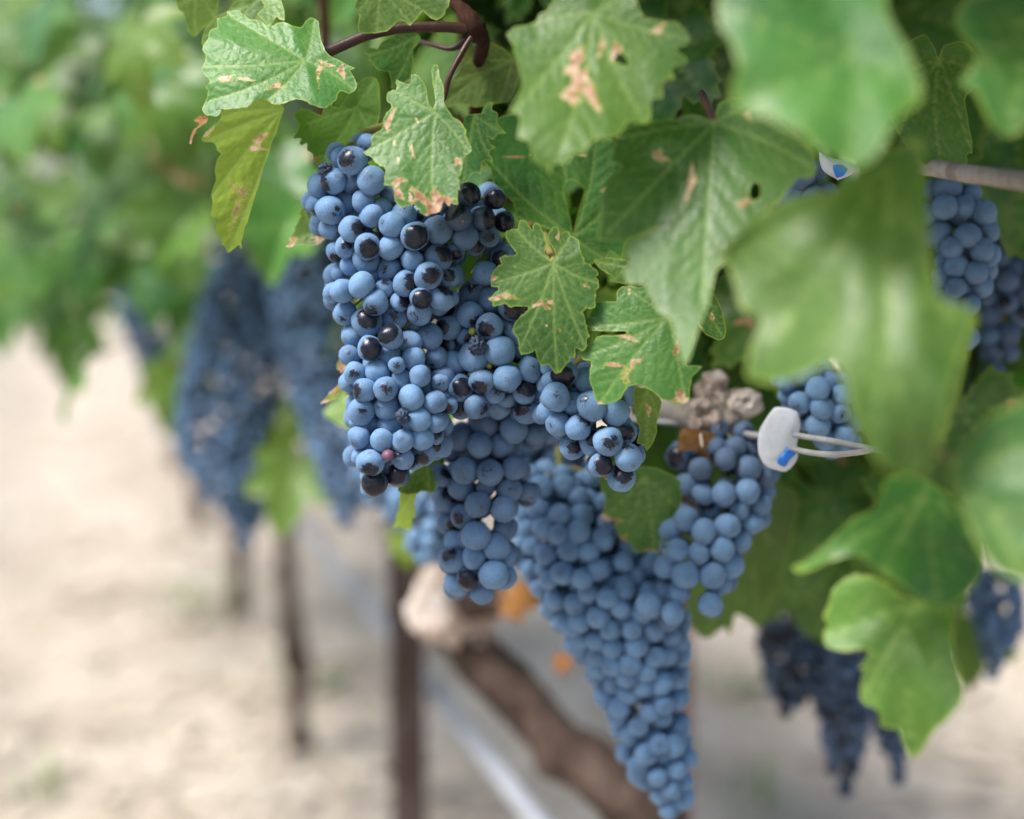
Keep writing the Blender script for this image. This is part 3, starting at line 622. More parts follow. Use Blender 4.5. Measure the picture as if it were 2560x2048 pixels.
hero_leaf(V1, 'pale backlit leaf behind the lower tip of the sharpest cluster', [dict(out=PZ('P6', [(465, 1255), (500, 1200), (560, 1140), (640, 1060), (700, 1035), (735, 1050), (748, 1085), (735, 1110), (745, 1145), (705, 1175), (690, 1262), (660, 1280), (628, 1262), (605, 1272), (530, 1285), (490, 1278)]), J=J('P6', 640, 1070), tips=PZ('P6', [(480, 1270), (660, 1270), (740, 1110)]), ty=-.6, tx=-.1, wave=.002)], .812, col=(.10, 0, .8), seed=90)
hero_leaf(V1, 'bright yellow-green leaf flap below the sharpest cluster', [dict(out=PZ('P6', [(478, 1278), (575, 1272), (570, 1340), (568, 1420), (555, 1440), (548, 1512), (532, 1490), (510, 1498), (480, 1475), (462, 1480), (436, 1478), (455, 1440), (450, 1420), (475, 1360)]), J=J('P6', 545, 1285), tips=PZ('P6', [(515, 1490), (450, 1470), (560, 1430)]), ty=.2, tx=.2, wave=.0015, under=1.0)], .818, col=(.45, 0, .6), seed=91)
hero_leaf(V1, 'pale round leaf peeping out left of the sharpest cluster', [dict(out=PZ('P6', [(22, 800), (60, 740), (110, 710), (200, 670), (260, 760), (220, 890), (150, 885), (80, 850)]), J=J('P6', 220, 780), tips=PZ('P6', [(30, 800), (110, 870), (120, 710)]), ty=-.7, wave=.002)], .93, col=(.30, 0, .8), seed=92)
hero_leaf(V1, 'yellow leaf lobe with burnt orange tip left of the sharpest cluster', [dict(out=PZ('P6', [(0, 742), (40, 700), (62, 668), (100, 630), (140, 600), (200, 620), (190, 680), (140, 695), (60, 722)]), J=J('P6', 180, 650), tips=PZ('P6', [(8, 740), (130, 610)]), ty=-.2, wave=.002, spots=SP('P6', [(20, 735, 50, 22), (75, 665, 25, 30, .8)]))], .80, col=(.6, .1, .6), seed=93)
hero_leaf(V1, 'small yellow leaf edge with brown rim, left of the sharpest cluster', [dict(out=PZ('P6', [(98, 515), (112, 470), (140, 430), (165, 388), (190, 420), (185, 530), (150, 540), (122, 558)]), J=J('P6', 180, 470), tips=PZ('P6', [(110, 520), (150, 410)]), ty=-.1, wave=.002, spots=SP('P6', [(120, 545, 26, 26), (110, 500, 14, 20, .7)]))], .795, col=(.4, 0, .6), seed=94)
hero_leaf(V1, 'thin shaded leaf edge between the two sharp clusters', [dict(out=PZ('A', [(1700, 1425), (1790, 1300), (1830, 1240), (1900, 1170), (1980, 1110), (2060, 1050), (2062, 1110), (2020, 1170), (1960, 1235), (1910, 1225), (1860, 1300), (1790, 1370)]), J=J('A', 2040, 1090), tips=PZ('A', [(1715, 1415), (1950, 1225)]), ty=-.6, tx=.3, wave=.0015)], .782, col=(.25, .05, .4), seed=95)
hero_leaf(V1, 'small dark leaf right of the spotted five-lobed leaf', [dict(out=PZ('D', [(1590, 200), (1640, 185), (1760, 178), (1860, 190), (1960, 230), (1930, 350), (1890, 435), (1820, 420), (1750, 390), (1760, 360), (1680, 310), (1620, 250)]), J=J('D', 1900, 260), tips=PZ('D', [(1600, 205), (1780, 400)]), ty=-.1, tx=.1, wave=.002)], .775, col=(.08, 0, .4), seed=96)
hero_leaf(V1, 'green lobe right of the speckled leaf, in shadow', [dict(out=PZ('H', [(470, 90), (560, 60), (610, 120), (640, 240), (635, 290), (600, 305), (540, 280), (500, 240), (480, 180)]), J=J('H', 500, 100), tips=PZ('H', [(620, 280), (590, 140)]), ty=.1, tx=0, wave=.002, spots=SP('H', [(500, 235, 12, 18, .9), (572, 188, 12, 12, .8)]))], .76, col=(.06, 0, .45), seed=97)
hero_leaf(V1, 'dark blurred leaf hanging in front of the long tapering cluster', [dict(out=PZ('F', [(920, 60), (1000, 0), (1200, -60), (1500, -40), (1750, 100), (1720, 350), (1660, 480), (1560, 560), (1530, 700), (1510, 800), (1440, 770), (1330, 795), (1270, 780), (1230, 690), (1150, 680), (1100, 550), (1080, 480), (1000, 490), (960, 440), (985, 330), (990, 230)]), J=J('F', 1380, 40), tips=PZ('F', [(1470, 780), (980, 450), (1700, 350), (1160, 680)]), ty=.15, tx=.1, wave=.004, fold=.2, spots=SP('F', [(990, 470, 60, 50), (1170, 690, 40, 30), (1400, 790, 50, 15)]))], .845, col=(.12, 0, .3), step=.002, seed=98)
hero_leaf(V1, 'dark leaf with ragged lower edge behind the right arm of the tapering cluster', [dict(out=PZ('X', [(1990, 1230), (1985, 1330), (1950, 1450), (1925, 1500), (1897, 1568), (1870, 1548), (1842, 1535), (1830, 1560), (1826, 1590), (1812, 1570), (1795, 1578), (1770, 1596), (1740, 1580), (1700, 1500), (1690, 1380), (1740, 1250), (1850, 1180)]), J=(1850, 1230), tips=[(1770, 1580), (1890, 1550), (1960, 1400), (1720, 1400)], ty=.1, tx=-.1, wave=.004)], .985, col=(.1, .05, .25), step=.003, seed=99)
hero_leaf(V1, 'dry curled brown leaf caught under the knotted spur', [dict(out=PZ('H', [(408, 765), (440, 752), (520, 770), (590, 785), (575, 830), (560, 870), (556, 905), (543, 916), (520, 895), (490, 875), (470, 862), (440, 868), (390, 882), (398, 830)]), J=J('H', 520, 780), tips=PZ('H', [(548, 905), (400, 870), (575, 800)]), ty=.25, tx=-.5, wave=.003, fold=.5, quilt=.002)], .845, col=(0, 1, .5), step=.0014, seed=100, petiole=[(*J('H', 512, 785), .835), (*J('H', 520, 850), .826)], pmat=STRAW, pr=.0008)

# --- strongly blurred foreground leaves at the right (nearest vine)
hero_leaf(V0, 'huge blurred blue-green leaf filling the top right', [dict(out=PZ('P3', [(330, -20), (325, 80), (340, 170), (400, 250), (440, 400), (400, 560), (440, 650), (540, 690), (620, 705), (740, 760), (850, 830), (930, 900), (1000, 930), (1080, 985), (1150, 1000), (1250, 950), (1330, 830), (1400, 700), (1530, 610), (1545, 500), (1500, 400), (1460, 300), (1400, 200), (1330, 60), (1310, -100), (1100, -260), (700, -300), (420, -200)]), J=J('P3', 1150, 330), tips=PZ('P3', [(1120, 970), (460, 620), (360, 60), (800, -200), (1500, 540)]), ty=-.50, tx=.2, cup=1.0, wave=.007, fold=.35)], .520, col=(.02, 0, .5), step=.0032, seed=111)
hero_leaf(V0, 'blurred pale leaf with yellow-green lobes, right of centre', [dict(out=PZ('X', [(2150, 352), (2190, 345), (2235, 375), (2300, 345), (2312, 470), (2322, 600), (2345, 740), (2440, 780), (2400, 900), (2370, 1000), (2345, 1120), (2285, 1190), (2210, 1170), (2160, 1100), (2130, 1050), (2112, 960), (2080, 905), (2010, 935), (1930, 958), (1868, 940), (1880, 860), (1905, 800), (1850, 765), (1828, 680), (1800, 640), (1870, 560), (1960, 500), (2050, 480), (2130, 450)]), J=(2220, 420), tips=[(2280, 1150), (1880, 930), (1830, 650), (2390, 850), (2170, 1100)], ty=-.50, tx=.2, cup=1.0, wave=.007, fold=.35)], .545, col=(.12, 0, .6), step=.0032, seed=112)
hero_leaf(V0, 'blurred leaf with long curled pale lobe pointing left, lower right', [dict(out=PZ('H', [(1440, 1020), (1520, 985), (1620, 990), (1770, 1090), (1890, 1230), (1945, 1430), (1920, 1530), (1840, 1620), (1700, 1670), (1560, 1570), (1440, 1500), (1370, 1430), (1280, 1400), (1150, 1440), (1030, 1490), (972, 1465), (1100, 1390), (1200, 1290), (1290, 1210), (1390, 1170), (1430, 1090)]), J=J('H', 1660, 1060), tips=PZ('H', [(985, 1470), (1720, 1650), (1930, 1430), (1450, 1490)]), ty=-.45, tx=.1, cup=1.0, wave=.007, fold=.4)], .600, col=(.08, 0, .6), step=.003, seed=113)
hero_leaf(V0, 'blurred bright leaf hanging lowest at the lower right', [dict(out=PZ('R', [(685, 560), (715, 480), (740, 400), (800, 345), (850, 320), (950, 320), (1060, 370), (1150, 440), (1250, 470), (1400, 495), (1432, 560), (1440, 750), (1482, 900), (1492, 1040), (1420, 1130), (1300, 1250), (1270, 1310), (1202, 1375), (1150, 1300), (1112, 1205), (1022, 1190), (1000, 1090), (910, 1052), (898, 950), (922, 870), (888, 850), (960, 760), (860, 752), (712, 740), (688, 650), (715, 600)]), J=J('R', 1180, 500), tips=PZ('R', [(1205, 1350), (700, 650), (910, 1030), (1480, 1040), (1400, 520)]), ty=-.35, tx=.1, cup=1.0, wave=.006, fold=.35)], .615, col=(.20, 0, .6), step=.003, seed=114)
hero_leaf(V0, 'blurred leaf cut by the top right corner', [dict(out=PZ('P3', [(1745, 110), (1770, 40), (1850, -20), (2000, -60), (2156, -60), (2350, 200), (2300, 500), (2200, 700), (2130, 790), (2050, 812), (1950, 740), (1900, 640), (1870, 560), (1800, 520), (1780, 470), (1850, 400), (1860, 300), (1800, 230), (1755, 170)]), J=J('P3', 2200, 150), tips=PZ('P3', [(2060, 790), (1790, 480), (1760, 110)]), ty=-.4, tx=.1, wave=.006, fold=.3)], .560, col=(0, 0, .5), step=.0032, seed=115)
hero_leaf(V0, 'blurred green leaf cut by the right edge at mid height', [dict(out=PZ('H', [(1775, 960), (1830, 890), (1900, 800), (1950, 720), (2000, 680), (2080, 640), (2170, 600), (2400, 650), (2420, 1500), (2156, 1540), (2060, 1500), (1990, 1450), (1900, 1300), (1860, 1200), (1810, 1090)]), J=J('H', 1830, 990), tips=PZ('H', [(2380, 1450), (2150, 1500), (2300, 800), (1900, 1250)]), ty=-.4, tx=.1, wave=.006, fold=.3)], .520, col=(.05, 0, .5), step=.0032, seed=116, petiole=[(*J('H', 1830, 990), .522), (*J('H', 1760, 880), .55), (*J('H', 1680, 860), .60)], pmat=STEM, pr=.002)
hero_leaf(V0, 'dull green leaf above the grey cane at the right', [dict(out=PZ('P3', [(1350, 700), (1280, 480), (1400, 300), (1560, 200), (1620, 290), (1645, 350), (1680, 270), (1800, 250), (1900, 380), (1860, 520), (1800, 600), (1830, 760), (1852, 905), (1815, 930), (1812, 1000), (1700, 1010), (1555, 985), (1440, 860)]), J=J('P3', 1645, 355), tips=PZ('P3', [(1840, 900), (1660, 990), (1400, 820), (1330, 500), (1870, 420)]), ty=-.1, tx=.1, wave=.003)], .735, col=(.03, .08, .4), step=.0018, seed=117)
hero_leaf(V0, 'shaded strip of leaf below the blurred pale leaf', [dict(out=PZ('X', [(2330, 800), (2440, 790), (2420, 880), (2390, 1000), (2350, 1110), (2300, 1100), (2280, 980), (2310, 880)]), J=(2380, 800), tips=[(2330, 1090), (2400, 900)], wave=.003)], .60, col=(.12, .05, .35), step=.003, seed=118)

# --- red-brown shoots and node above the central leaf
tube('shoot', [at(*J('P1', 1740, -120), .79), at(*J('P1', 1760, 0), .782), at(*J('P1', 1830, 90), .778), at(*J('P1', 1880, 180), .778), at(*J('P1', 1930, 250), .79), at(*J('P1', 1900, 420), .82), at(*J('P1', 1880, 700), .85)], [.0038, .0036, .0046, .0068, .0040, .0036, .0036], SHOOT, V1, seg=14, amp=.32, freq=140)
tube('shoot', [at(*J('P1', 1885, 200), .778), at(*J('P1', 1760, 290), .782), at(*J('P1', 1640, 270), .79), at(*J('P1', 1560, 250), .80)], [.0018, .0016, .0014, .0013], PETI, V1, seg=8)
for (u, v0, v1, d) in ((800, -150, 420, 1.02), (1150, -150, 500, .96), (1700, -150, 700, .93), (2080, -100, 800, 1.0), (560, -150, 500, 1.5)):
    tube('shoot', [at(u, v0, d), at(u + 12, (v0 + v1) / 2, d + .01), at(u - 8, v1, d + .02)], .0042, SHOOT, V1 if u < 2000 else V0, seg=8, amp=.1, freq=60)
# ------------------------------------------------------------------ grape clusters
def berry_mesh(sub, seed, amp, crumple=0.0):
    bm = bmesh.new(); bmesh.ops.create_icosphere(bm, subdivisions=sub, radius=1.0)
    off = Vector((seed * 3.1, seed * 1.7, seed * .9))
    for v in bm.verts:
        n = v.co.normalized(); k = 1 + amp * mnoise.noise(n * 1.1 + off)
        if crumple: k -= crumple * abs(mnoise.noise(n * 2.6 + off)) + crumple * .6 * abs(mnoise.noise(n * 5.5 + off))
        v.co = n * k
    for f in bm.faces: f.smooth = True
    me = bpy.data.meshes.new('grape'); bm.to_mesh(me); bm.free(); return me
BER = [berry_mesh(4, k, .10) for k in range(5)]
BERF = [berry_mesh(3, k + 9, .10) for k in range(4)]
CRUM = berry_mesh(4, 33, .15, .8)
for m_ in BER + BERF: m_.materials.append(GRAPE)
CRUM.materials.append(RAISIN)
GB = berry_mesh(3, 50, .05); GB.materials.append(GREENB); PB = berry_mesh(3, 51, .05); PB.materials.append(PURPB)
grng = random.Random(99)
def add_grape(cl, pos, r, cap, tone, bare, far=False, mesh=None, name='grape', el=.07):
    o = bpy.data.objects.new(name, mesh or grng.choice(BERF if far else BER)); C.objects.link(o); o.parent = cl
    o.location = Vector(pos) - Vector(cl.location)
    view = (CAMP - Vector(pos)).normalized()
    # rubbed cap (object +Z) usually turned somewhere on the visible side
    rnd_ = Vector((grng.gauss(0, 1), grng.gauss(0, 1), grng.gauss(0, 1)))
    z = (view * 1.0 + rnd_ * .50).normalized()
    x = Vector((grng.gauss(0, 1), grng.gauss(0, 1), grng.gauss(0, 1))) + view * .9 - Vector((0, 0, .6))
    x = (x - z * x.dot(z)).normalized(); y = z.cross(x)
    o.rotation_euler = Matrix((x, y, z)).transposed().to_euler()
    s = lambda: r * (1 + grng.uniform(-el, el))
    o.scale = (s(), s(), s()); o.color = (cap, tone, bare, 1)
    return o
def stem_geo(pts, rad, seg=6): return tube_geo(pts, rad, seg, .15, 150, 3)
def hero_cluster(label, grapes, d0, tone0=0.0, fill=40, extra=(), shade=None, sharp=True, group=None, curve=.5, stem_top=None):
    """grapes: (u, v, r_px, layer, dark0-9) in photo pixels; the layer orders them front to back"""
    g = sorted(grapes, key=lambda q: q[3])
    uc = np.mean([q[0] for q in g]); vmin = min(q[1] for q in g); vmax = max(q[1] for q in g)
    rows = {}
    placed = []
    for (u, v, r, L, dk) in g:
        near = [q[0] for q in g if abs(q[1] - v) < 70]; lo, hi = min(near) - 30, max(near) + 30
        t = (u - (lo + hi) / 2) / max(40, (hi - lo) / 2)
        wid = (hi - lo) / 2 * d0 / FPX
        d = d0 + curve * wid * (1 - math.sqrt(max(0, 1 - min(.98, t * t)))) + L * .0035
        for _ in range(3):
            for (p2, r2, d2, u2, v2) in placed:
                R2 = math.hypot(u - u2, v - v2) * d / FPX; rm = r * d / FPX
                sr = (rm + r2) * .93
                if R2 < sr:
                    need = math.sqrt(sr * sr - R2 * R2)
                    if d < d2 + need: d = d2 + need
        rm = r * d / FPX
        placed.append((at(u, v, d), rm, d, u, v))
    top = at(*stem_top) if stem_top else at(uc, vmin - 60, d0 + .03)
    cl = empty('grape_cluster', top, label, 'grapes', group or 'grape clusters in front')
    for (p, rm, d, u, v), q in zip(placed, g):
        dk = q[4]; cap = .10 + .076 * dk + grng.uniform(-.06, .06) if dk > 0 else grng.uniform(-.1, .08)
        if dk >= 7: cap += .10
        bare = max(0, (dk - 7.2) * .33)
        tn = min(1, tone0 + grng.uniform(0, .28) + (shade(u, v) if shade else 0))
        add_grape(cl, p, rm * grng.uniform(1.03, 1.07), cap, tn, bare, not sharp)
    # berries further back fill the inside of the bunch
    allp = [(p, r) for p, r, *_ in placed]; n = 0; tries = 0
    ax = (at(uc, 1000, d0 + .03) - at(uc, 1000, d0)).normalized()
    while n < fill and tries < fill * 40:
        tries += 1
        p, r = grng.choice(allp[:len(placed)])
        q = p + ax * grng.uniform(.007, .030) + Vector((grng.uniform(-.014, .014), 0, grng.uniform(-.014, .014)))
        rr = grng.uniform(.0058, .0068)
        # stay within the outline seen from the camera
        du, dv = [], 0
        qc = RC.transposed() @ (q - CAMP); qu = 1280 + qc.x / -qc.z * FPX; qv = 1024 - qc.y / -qc.z * FPX
        if min(math.hypot(qu - u2, qv - v2) for (_, _, _, u2, v2) in placed) > 20: continue
        if all((q - p2).length > (rr + r2) * .68 for p2, r2 in allp):
            allp.append((q, rr)); n += 1
            add_grape(cl, q, rr, grng.uniform(-.1, .35), min(1, tone0 + .3), 0, True)
    for (kind, u, v, r, dd) in extra:
        # special berries sit on the nearest face
        dmin = min([d2 for (_, _, d2, u2, v2) in placed if math.hypot(u - u2, v - v2) < 75] or [d0])
        pos = at(u, v, dmin + dd)
        me, nm, lb = {'raisin': (CRUM, 'shrivelled_grape', 'shrivelled dark grape'), 'green': (GB, 'green_berry', 'tiny unripe green berry'), 'purple': (PB, 'small_berry', 'tiny purple berry')}[kind]
        o = add_grape(cl, pos, r * d0 / FPX * (1.25 if kind == 'raisin' else 1), .4, 0, 0, False, me, nm, .12); o['label'] = lb
    # rachis with short side branches
    path = []
    for f_ in np.linspace(0, 1, 6):
        vv = vmin + (vmax - vmin) * f_
        us = [q[0] for q in g if abs(q[1] - vv) < 80] or [uc]
        path.append(at(np.mean(us), vv, d0 + .022 + .004 * f_))
    parts = [stem_geo([top - cl.location] + [p - cl.location for p in path], [.0026, .0024, .0022, .002, .0018, .0015, .0012])]
    for k in range(0, len(placed), 3):
        p = placed[k][0]; j = min(range(6), key=lambda i: (path[i] - p).length)
        parts.append(stem_geo([path[j] - cl.location, (path[j] * .5 + p * .5) - cl.location + Vector((0, 0, .003)), p - cl.location], [.0013, .001, .001], 5))
    V, F = geo_join(parts); obj('stem', mesh_from('stem', V, F), cl, STEM)
    return cl
def G(code, lst):
    ox, oy, s = CROPS[code]; return [(ox + a * s, oy + b * s, r * s, L, dk) for (a, b, r, L, dk) in lst]

main = G('A', [(555, 320, 135, 1, 4), (450, 285, 105, 2, 3), (700, 160, 95, 2, 2), (370, 520, 122, 1, 5), (235, 570, 115, 1.5, 2), (545, 540, 100, 1.2, 1), (740, 515, 135, .8, 2),
    (185, 750, 92, 2, 3), (335, 810, 140, 1, 2), (210, 900, 65, 3, 1), (335, 985, 105, 2, 1), (495, 735, 100, 1.6, 1), (660, 720, 112, 1.2, 1), (555, 880, 105, 2, 0), (555, 990, 130, .6, 5), (745, 865, 115, .5, 1),
    (850, 790, 95, 1.6, 0), (930, 670, 98, 1.8, 1), (940, 950, 120, .2, 2), (1060, 850, 118, 1, 1), (1230, 840, 92, 2.5, 4), (1165, 1060, 140, 0, 7), (1395, 1000, 142, .8, 1),
    (1595, 880, 125, .4, 9), (1690, 660, 115, 1, 9), (1945, 690, 115, .8, 9), (1840, 890, 115, .3, 9), (2040, 920, 102, 1.6, 9), (1665, 1075, 112, 1, 1), (1890, 1060, 100, 1.6, 3), (1440, 770, 65, 2.5, 2),
    (700, 1165, 121, 0, 6), (930, 1170, 125, .6, 1), (1140, 1295, 115, .6, 1), (1395, 1270, 135, .8, 5), (685, 1290, 128, .9, 3), (400, 1220, 105, 1.8, 4), (490, 1165, 105, 1.3, 3), (540, 1350, 98, 1.7, 2), (430, 1415, 82, 1.9, 2),
    (920, 1390, 122, 1, 2), (640, 1540, 122, 0, 3), (455, 1595, 115, .6, 1), (370, 1612, 105, 1.4, 1), (870, 1570, 95, .8, 3), (1075, 1525, 120, .2, 5), (1295, 1455, 135, .1, 4), (1500, 1460, 95, 1.6, 4), (1560, 1210, 92, 2.4, 5), (1760, 1150, 92, 2.4, 5), (750, 1450, 92, 2.4, 1)]) + \
  G('B', [(545, 225, 122, .1, 4), (250, 328, 112, .8, 2), (785, 215, 96, .9, 6), (985, 180, 102, 0, 8), (1190, 180, 120, .5, 5), (1280, 180, 82, 1.6, 2), (970, 320, 122, .6, 3), (1200, 290, 110, 2, 6), (730, 370, 117, 1, 3),
    (460, 412, 150, .4, 5), (330, 545, 112, 1.3, 0), (695, 555, 121, 0, 8), (485, 670, 126, .1, 7), (880, 610, 117, .7, 1), (1075, 555, 126, .9, 1), (925, 450, 95, 2, 1), (1260, 470, 122, 1.8, 5), (345, 730, 98, 1.4, 0), (690, 760, 112, 1.2, 0),
    (520, 810, 95, 2, 0), (1140, 760, 112, 1.6, 3), (1060, 820, 85, 1.9, 2), (755, 835, 83, 0, 3), (920, 775, 109, .2, 1), (980, 945, 109, .1, 0), (560, 905, 117, .6, 0), (800, 980, 108, .7, 0), (345, 915, 115, .8, 3), (280, 1000, 100, 1.5, 3),
    (435, 1080, 113, .2, 4), (645, 1070, 122, 0, 3), (895, 1160, 124, 0, 2), (1045, 1070, 85, 2, 1), (1125, 1200, 116, .4, 1), (1260, 1230, 85, 2, 5), (1175, 1010, 88, 1.6, 3), (655, 1245, 118, .8, 1), (400, 1290, 132, .6, 2),
    (970, 1370, 110, .4, 0), (1140, 1400, 97, 1.2, 1), (510, 1410, 102, 1.1, 0), (690, 1428, 113, .8, 0), (385, 1545, 108, .8, 2), (605, 1570, 106, .3, 1), (815, 1580, 106, .2, 1), (1000, 1555, 106, .7, 0), (500, 1620, 75, 2, 0), (1130, 1530, 82, 2, 6), (360, 1390, 72, 2, 0)]) + \
  G('C', [(195, 755, 82, 1.5, 1), (298, 812, 130, .2, 5), (612, 770, 107, .8, 2), (820, 730, 110, .9, 5), (335, 1010, 122, .6, 9.4), (570, 930, 122, .8, 9.2), (712, 835, 52, 2, 5), (925, 650, 62, 2, 7)])
rb = lambda code, kind, x, y, r, dd: (kind, *T(code, [(x, y)])[0], r * CROPS[code][2], dd)
hero_cluster('sharpest blue grape cluster, long and in full focus left of centre', main, .744, 0, 170,
    [rb('B', 'raisin', 805, 1340, 75, -.004), rb('C', 'purple', 470, 737, 58, -.004), rb('A', 'raisin', 285, 412, 70, .004)],
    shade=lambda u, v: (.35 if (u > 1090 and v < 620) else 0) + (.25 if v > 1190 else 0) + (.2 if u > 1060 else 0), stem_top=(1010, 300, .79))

mid = G('B', [(1470, 340, 125, 1, 4), (1500, 130, 125, 1.6, 3), (1690, 200, 130, .9, 1), (1895, 255, 140, .7, 7), (1660, 460, 126, 0, 4), (1915, 520, 112, 1.3, 1), (1765, 700, 146, 0, 0), (1990, 680, 105, 2, 1), (1500, 760, 136, .7, 1), (1310, 810, 117, 1, 4),
    (1250, 640, 75, 2.2, 6), (2055, 880, 122, .8, 2), (1585, 990, 120, 0, 5), (1835, 970, 139, 0, 3), (1380, 1060, 126, .4, 6), (1530, 1240, 122, .8, 4), (1700, 1110, 102, 1.6, 3), (1830, 1140, 112, 2, 4), (2005, 1095, 117, 1.2, 7), (2020, 1290, 122, 1.3, 6), (2185, 1105, 90, 2, 2),
    (1385, 1260, 112, 2, 4), (1750, 1240, 112, 2.2, 3), (1628, -62, 120, 1.6, 2), (1795, -210, 112, 2, 6), (1440, 560, 90, 2.6, 5), (1420, 700, 90, 2.6, 5)])
hero_cluster('grape cluster with green berries and a raisin, right behind the sharpest one', mid, .762, .12, 80,
    [rb('B', 'green', 1495, 505, 46, .004), rb('B', 'green', 1657, 840, 37, .004), rb('B', 'raisin', 1540, 640, 84, -.006)],
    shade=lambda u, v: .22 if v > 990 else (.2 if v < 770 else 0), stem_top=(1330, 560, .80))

low = G('C', [(1420, 435, 132, .6, 0), (1700, 480, 141, .3, 0), (1370, 640, 121, 0, 0), (1580, 640, 118, .6, 0), (1180, 570, 132, .5, 0), (1075, 650, 112, 1.4, 0), (1320, 740, 95, 1.6, 0), (1470, 912, 123, 0, 2), (1220, 890, 127, .3, 2), (1710, 862, 119, .3, 0), (1190, 1060, 121, .6, 0),
    (1430, 1050, 95, 1.6, 0), (1660, 1070, 121, .4, 1), (1810, 1090, 92, 1.6, 0), (1350, 1220, 123, 0, 1), (1600, 1270, 124, .2, 0), (1060, 1180, 126, .8, 5), (1210, 1335, 126, .6, 3), (1095, 1400, 65, 2, 7), (1330, 1527, 131, 0, 0), (1530, 1640, 127, .2, 0), (1620, 1460, 117, .9, 1), (1130, 1575, 98, .8, 0), (1915, 520, 115, 1.2, 0), (2060, 520, 95, 2, 0), (1010, 960, 90, 2, 5)]) + \
  G('G', [(485, 332, 63, .3, 1), (375, 345, 66, .5, 5), (460, 440, 67, .6, 7), (590, 425, 76, 0, 0), (395, 467, 68, 1, 0), (530, 520, 62, .8, 0), (655, 330, 58, 1.4, 0), (655, 440, 60, 1.5, 2)])
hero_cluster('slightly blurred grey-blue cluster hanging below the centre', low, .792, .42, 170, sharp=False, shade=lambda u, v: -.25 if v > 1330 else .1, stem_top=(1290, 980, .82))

small = G('E', [(435, 215, 127, .8, 8), (640, 275, 116, 1, 1), (350, 440, 141, 0, 1), (525, 510, 116, .7, 1), (700, 530, 146, 0, 2), (945, 600, 127, .2, 1), (270, 585, 108, 1.2, 2), (375, 705, 117, .7, 1), (570, 740, 129, 0, 4), (510, 935, 119, .8, 4), (715, 890, 126, .7, 5), (862, 875, 133, 0, 3), (1020, 780, 121, .9, 4),
    (1060, 1035, 136, 0, 3), (790, 1110, 112, .8, 7), (995, 1235, 139, .4, 6), (295, 275, 80, 1.6, 0), (1040, 410, 112, 1.4, 5), (270, 165, 65, 1.6, 1), (560, 345, 75, 2, 4), (1140, 860, 65, 2, 7)])
hero_cluster('small sharp cluster ending in a single low grape, right of centre', small, .742, 0, 45, stem_top=(1530, 850, .79))

arm = G('H', [(640, 910, 60, .6, 0), (510, 960, 61, .5, 0), (755, 960, 63, .4, 0), (690, 850, 57, 1, 0), (590, 850, 54, 1.2, 0), (790, 850, 57, 1, 0), (840, 1000, 57, 1.2, 0), (630, 1090, 61, .2, 0), (750, 1075, 63, .1, 0), (530, 1085, 59, .7, 0), (445, 1035, 57, 1.4, 0), (835, 1075, 55, 1.4, 0),
    (555, 1165, 57, 1, 6), (710, 1168, 50, .4, 0), (820, 1142, 53, .8, 0), (440, 1217, 63, .4, 0), (530, 1280, 66, .1, 0), (650, 1250, 61, .1, 0), (770, 1232, 55, .7, 0), (360, 1272, 60, 1.2, 0), (820, 1210, 50, 1.8, 0), (395, 1375, 58, .3, 0), (505, 1390, 54, .3, 0), (620, 1370, 63, 0, 0), (715, 1330, 50, 1.6, 0),
    (335, 1460, 61, .6, 0), (435, 1500, 66, 0, 0), (570, 1500, 63, .1, 0), (665, 1450, 63, .5, 0), (330, 1592, 57, .8, 0), (400, 1592, 57, .3, 0), (560, 1650, 63, 0, 0), (250, 1650, 66, .3, 0), (370, 1695, 57, .4, 0), (612, 1545, 55, 1.4, 0), (610, 770, 55, 1.5, 3), (730, 770, 52, 1.6, 3), (400, 900, 60, 1.8, 6), (470, 850, 55, 1.8, 6)])
hero_cluster('slightly blurred right arm of grapes below the knotted spur', arm, .838, .40, 70, sharp=False, shade=lambda u, v: (.35 if v < 1200 else (-.1 if v < 1300 else -.35)), stem_top=(1800, 1060, .87))

